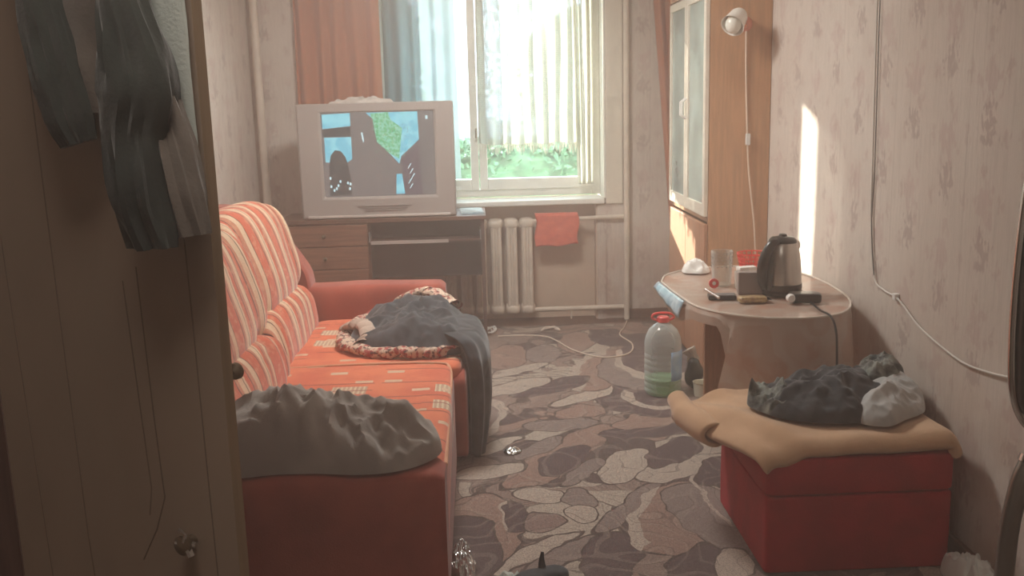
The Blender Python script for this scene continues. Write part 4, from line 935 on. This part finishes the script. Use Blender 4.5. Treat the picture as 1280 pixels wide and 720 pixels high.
# ---------------------------------------------------------------- floor items near the table
t = thing('water_bottle', 'large clear plastic water bottle with red cap on the carpet left of the table', 'bottle', (.915, 4.70, .013))
R_ = .094
def ribs(): 
    p = [(.06, 0), (R_-.008, .003), (R_, .02)]
    z = .03
    while z < .24: p += [(R_, z), (R_-.003, z+.008), (R_, z+.016)]; z += .03
    return p+[(R_, .27), (R_-.006, .30), (.072, .335), (.045, .360), (.026, .372), (.026, .388)]
obj('bottle_wall', lathe(ribs(), 36, cap=False), PET, t)
obj('green_liquid', lathe([(.001, .004), (.082, .005), (R_-.007, .02), (R_-.007, .085), (.001, .086)], 32), glassm('green_water', (.50, .78, .48), .05, .5), t)
obj('cap', lathe([(.029, .374), (.031, .376), (.031, .398), (.027, .402)], 24), REDP, t)
obj('carry_handle', tb(spline([(-.03, 0, .382), (-.055, 0, .395), (-.045, 0, .415), (0, 0, .420), (.045, 0, .413), (.055, 0, .395), (.03, 0, .382)], 5), .0065), REDP, t)
def lab(u, v_):
    a = math.radians(-75+95*u); return V((R_+.002)*math.cos(a), (R_+.002)*math.sin(a), .085+.15*v_)
obj('label', sheet(lab, 16, 4), mat('blue_label', (.45, .62, .78), .5, .3, 16, c2=(.25, .45, .70)), t, solid=.001)
t = thing('black_bag', 'shiny black plastic bag standing on the carpet behind the water bottle', 'bag', (1.12, 4.78, .013))
t.location = (1.085, 4.74, .013)
BAGM = mat('black_film', (.025, .04, .04), .12, .3, 30)
obj('bag_body', pillow((0, 0, .085), (.048, .045, .083), .7, .6, nz=.02, ns=14, nu=36, nv=24, fn=lambda p: V(p.x*(1-.35*max(0, p.z)/.083), p.y, p.z)), BAGM, t)
obj('bag_top', limb([(-.005, 0, .155, .02, .014), (-.014, 0, .185, .012, .01), (-.03, 0, .215, .026, .012)], nz=.012), mat('clear_film', (.55, .48, .40), .15, .2), t)
tag(obj('plastic_tub', lathe([(.034, 0), (.038, .004), (.045, .075), (.047, .076), (.042, .072), (.035, .008), (.001, .007)], 26, (1.098, 4.62, .013)), mat('cloudy_tub', (.62, .60, .50), .3, .05)), 'small cloudy white plastic tub on the carpet in front of the black bag', 'tub')
# charger tangle and cable on the carpet by the radiator
pts = [(.02+.05*math.cos(k*1.1)+.01*k/5, 6.12+.05*math.sin(k*1.7), .017+.03*abs(math.sin(k*.9))) for k in range(16)]
tag(obj('white_cable', tb(spline(pts, 4), .005, 6), WHITEP), 'tangled white charger cable on the carpet by the desk leg', 'cable')
pts = [(.10, 6.02, .017), (.25, 6.02, .016), (.42, 5.95, .016), (.55, 5.60, .016), (.70, 5.42, .016), (.86, 5.48, .016), (.92, 5.70, .016), (.88, 5.95, .016), (.94, 6.15, .016), (.98, 6.30, .02)]
tag(obj('floor_cable', tb(spline(pts, 6), .0048, 6), mat('cream_cable', (.70, .58, .48), .5, .05)), 'cream cable snaking over the far carpet toward the riser pipe', 'cable')
pts = [(.45+.06*math.cos(k*1.05), 6.15+.035*math.sin(k*1.9), .017+.006*(k % 3)) for k in range(14)]
tag(obj('cable_coil', tb(spline(pts, 4), .0045, 6), mat('cream_cable2', (.70, .60, .52), .5, .05)), 'small loose coil of cream cable on the carpet below the towel', 'cable')
# near bits
tag(obj('crumpled_foil', heap([(-.135, 2.86), (-.10, 2.78), (-.055, 2.80), (-.045, 2.92), (-.07, 3.02), (-.11, 3.03)], .013, .05, fold=.03, fs=26, seed=5, nseg=84, rings=18), mat('silver_foil', (.75, .76, .74), .25, .2, 40, metal=.8)), 'crumpled silver foil wrapper on the carpet against the sofa front', 'wrapper')
t = thing('black_shoe', 'black shoe with upright heel tab on the carpet at the bottom edge', 'shoe', (.155, 2.72, .013), .5)
obj('upper', pillow((0, 0, .035), (.10, .045, .036), .6, .7, nz=.006, ns=14, nu=32, nv=16, fn=lambda p: V(p.x, p.y, p.z*(1+.5*(p.x < 0)*abs(p.x)*8))), NAVYF, t)
obj('sole', pillow((0, 0, .010), (.106, .05, .010), .3, .7, nu=32, nv=8), BLACKP, t)
obj('heel_tab', limb([(.02, .02, .06, .016, .006), (.024, .03, .085, .010, .005), (.030, .035, .112, .004, .003)], nz=.002, seg=12), NAVYF, t)
tag(obj('plastic_scrap', heap([(.02, 2.76), (.06, 2.72), (.10, 2.75), (.09, 2.81), (.04, 2.82)], .013, .03, fold=.02, fs=24, seed=6, nseg=70, rings=12), mat('clear_scrap', (.62, .66, .62), .15, .2)), 'crumpled clear plastic scrap left of the black shoe', 'wrapper')
tag(obj('foil_scrap', heap([(.075, 3.93), (.10, 3.90), (.14, 3.91), (.15, 3.95), (.10, 3.97)], .013, .015, fold=.01, fs=40, seed=6, nseg=60, rings=8), CHROME), 'tiny silver foil scrap on the middle of the carpet', 'wrapper')
tag(obj('white_bag', heap([(1.42, 2.50), (1.50, 2.46), (1.508, 2.70), (1.45, 2.78), (1.40, 2.66)], .013, .09, fold=.04, fs=14, seed=14, nseg=80, rings=18), mat('white_film', (.74, .76, .72), .3, .08)), 'crumpled white plastic bag on the floor by the right wall', 'bag')

# ---------------------------------------------------------------- wardrobe with open leaf and hanging clothes (left foreground)
t = thing('wardrobe', 'tall wardrobe in the left foreground with its tan door standing open', 'wardrobe')
bm = bmesh.new(); box(bm, -1.45, -.72, 1.40, 1.42, .014, 2.05); box(bm, -1.45, -.72, 2.18, 2.20, .014, 2.05); box(bm, -1.45, -1.44, 1.42, 2.18, .014, 2.05); box(bm, -1.44, -.72, 1.42, 2.18, 2.03, 2.05); box(bm, -1.44, -.72, 1.42, 2.18, .03, .05)
obj('carcass', bm, DARKW2, t, smooth=False)
obj('closed_door', bx(-.718, -.70, 1.80, 2.20, .05, 2.05), LEAFE, t, smooth=False)
h_ = V(-.705, 1.375, 0); e_ = V(-.335, 1.205, 0); dv = (e_-h_).normalized(); nv_ = V(-dv.y, dv.x, 0)   # nv_ points away from the camera
def lp(s, d, z): q = h_+dv*s+nv_*d; return V(q.x, q.y, z)
LW = (e_-h_).length
bm = bmesh.new(); vs8 = [bm.verts.new(lp(s, d, z)) for s in (0, LW) for d in (0, .019) for z in (.06, 2.05)]
for q in ((0, 1, 3, 2), (0, 4, 5, 1), (2, 3, 7, 6), (0, 2, 6, 4), (1, 5, 7, 3)): bm.faces.new([vs8[i] for i in q]).material_index = 0
bm.faces.new([vs8[i] for i in (4, 6, 7, 5)]).material_index = 1
leaf = obj('open_door', bm, [LEAFM, LEAFE], t, smooth=False)
bm = bmesh.new()   # raised creases in the covering and lighter border strip
for pts in ([(.13, 1.62), (.135, 1.2), (.14, .9), (.15, .72), (.11, .62)], [(.36, 1.62), (.365, 1.3), (.368, 1.0), (.372, .7)], [(.28, 1.30), (.285, 1.1), (.29, .98), (.27, .93), (.24, .88)], [(.035, 1.5), (.045, 1.2), (.06, .8)], [(.255, 1.28), (.262, 1.12), (.268, .99), (.26, .95)]):
    tube(bm, [lp(s, .0002, z) for s, z in pts], .0012, 5)
obj('covering_crease', bm, mat('crease_brown', (.17, .12, .09), .8, .1), leaf)
kn = obj('knob', lathe([(.006, 0), (.007, .012), (.015, .018), (.016, .026), (.009, .034), (.001, .036)], 18), BRASS, leaf); kn.rotation_euler = nv_.to_track_quat('Z', 'Y').to_euler(); kn.location = lp(LW-.010, .019, 1.158); kn.scale = (.72, .72, .8)
kn = obj('knob', lathe([(.008, 0), (.008, .008), (.013, .014), (.014, .022), (.001, .026)], 18), BRASS, leaf); kn.rotation_euler = (-nv_).to_track_quat('Z', 'Y').to_euler(); kn.location = lp(LW-.075, 0, .925)
bm = bmesh.new(); q0 = lp(LW-.075, -.016, .925)
tube(bm, [q0+V(-.012, 0, .003), q0+V(.016, -.004, .0)], .0045, 8); tube(bm, [q0+V(.0, -.006, .0), q0+V(.004, -.008, .018), q0+V(-.004, -.008, .026)], .003, 6)
tube(bm, [q0+V(.006, -.006, -.004), q0+V(.010, -.008, -.014)], .005, 6)
obj('key', bm, CHROME, leaf)
# clothing hung over the top of the leaf: offsets measured along the leaf
def LP(s, d, z, w_, dp): q = lp(s, -d, z); return (q.x, q.y, z, w_, dp)
UPV = tuple(nv_)
g = thing('hanging_jacket', 'dark green-grey jacket hanging on the open wardrobe door', 'jacket')
obj('jacket_body', limb([LP(.27, .030, 2.02, .09, .018), LP(.28, .032, 1.8, .085, .020), LP(.29, .032, 1.63, .075, .020), LP(.295, .032, 1.56, .062, .018), LP(.297, .03, 1.50, .050, .012)], up=UPV, nz=.010), GARM2, g)
obj('sleeve', limb([LP(.195, .045, 2.0, .034, .024), LP(.205, .047, 1.75, .034, .026), LP(.218, .048, 1.64, .036, .026), LP(.232, .048, 1.56, .036, .024), LP(.243, .046, 1.495, .035, .020), LP(.250, .044, 1.462, .026, .010)], up=UPV, nz=.008), GARM, g)
obj('sleeve', limb([LP(.33, .05, 2.0, .03, .026), LP(.345, .052, 1.75, .028, .028), LP(.352, .054, 1.65, .026, .030), LP(.364, .055, 1.57, .038, .032), LP(.366, .055, 1.52, .046, .032), LP(.352, .052, 1.47, .038, .03), LP(.350, .050, 1.39, .036, .026), LP(.352, .046, 1.335, .034, .012)], up=UPV, nz=.010), GARM, g)
obj('cuff_lining', limb([LP(.385, .040, 1.52, .016, .016), LP(.395, .040, 1.46, .026, .018), LP(.402, .038, 1.40, .030, .016), LP(.408, .036, 1.350, .026, .008)], up=UPV, nz=.006), GARM2, g)
tag(obj('pale_light_sheet', limb([LP(.34, .012, 2.02, .065, .006), LP(.345, .012, 1.8, .062, .006), LP(.36, .012, 1.6, .048, .006), LP(.378, .011, 1.48, .028, .005), LP(.388, .010, 1.40, .016, .004)], up=UPV, nz=.004), PALELIGHT), 'pale sheet added for the cool light on the wardrobe door behind the jacket', 'towel')  # added sheet, stands in for the lighter upper part of the leaf

# ---------------------------------------------------------------- chair at the right edge
t = thing('metal_chair', 'folded dark upholstered chair with curved metal frame at the right edge', 'chair')
fr = spline([(1.06, 1.62, 1.62), (.985, 1.60, 1.56), (.948, 1.60, 1.45), (.930, 1.60, 1.32), (.924, 1.60, 1.17), (.926, 1.60, 1.05), (.934, 1.60, .965), (.955, 1.60, .915), (.99, 1.60, .885)], 6)
obj('back_frame', tb([p+V(.012, .012, 0) for p in fr], .009, 12), CHROME, t)
def bk(u, v_):
    z = .93+.66*v_; i = min(range(len(fr)), key=lambda k: abs(fr[k].z-z)); x0 = fr[i].x+.012
    return V(x0+.44*u, 1.605-.02*math.sin(u*PI), z)
obj('backrest', sheet(bk, 12, 30), mat('dark_vinyl', (.045, .04, .035), .45, .2), t, solid=.03)
lg = spline([(.975, 1.60, .838), (.962, 1.60, .80), (.950, 1.60, .72), (.946, 1.60, .62), (.944, 1.60, .45), (.94, 1.60, .014)], 6)
obj('leg', tb(lg, .0165, 14), GREYW, t)
obj('leg', tb([p+V(.40, 0, 0) for p in lg], .0165, 14), GREYW, t)
obj('end_cap', tb([lg[0]+V(.004, 0, .012), lg[0]], .019, 14), CHROME, t)
obj('leg', tb([(1.39, 1.66, .50), (1.39, 1.78, .014)], .0165, 12), GREYW, t)
obj('leg', tb([(1.06, 1.66, .42), (1.06, 1.78, .014)], .0165, 12), GREYW, t)
obj('seat', rbox(1.07, 1.40, 1.625, 1.665, .36, .76, e=.3, nz=0), mat('dark_vinyl2', (.05, .045, .04), .45, .2), t)
obj('back_post', tb([(.99, 1.60, .885), (.992, 1.60, .845)], .012), GREYW, t)
obj('back_post', tb([(1.375, 1.60, .95), (1.375, 1.60, .83)], .012), GREYW, t)

# ---------------------------------------------------------------- haze volume added for veiling glare
HAZE = 0.055
hm = bpy.data.materials.new('veil_haze'); hm.use_nodes = True; nt = hm.node_tree; nt.nodes.remove(nt.nodes['Principled BSDF'])
vsn = nt.nodes.new('ShaderNodeVolumeScatter'); vsn.inputs['Density'].default_value = HAZE; vsn.inputs['Anisotropy'].default_value = .55; vsn.inputs['Color'].default_value = (1, .86, .79, 1)
gx = nt.nodes.new('ShaderNodeNewGeometry'); sxx = nt.nodes.new('ShaderNodeSeparateXYZ'); nt.links.new(gx.outputs['Position'], sxx.inputs[0])
nt.links.new(mth(nt, 'MULTIPLY', mth(nt, 'LESS_THAN', sxx.outputs[1], 6.9), HAZE), vsn.inputs['Density'])
nt.links.new(vsn.outputs[0], nt.nodes['Material Output'].inputs['Volume'])
tag(obj('haze', bx(XL-.25, XR+.25, YF-.25, 10.4, -.2, ZC+.2), hm, smooth=False), 'thin haze volume added for the glare that veils the room', 'haze', kind='stuff')
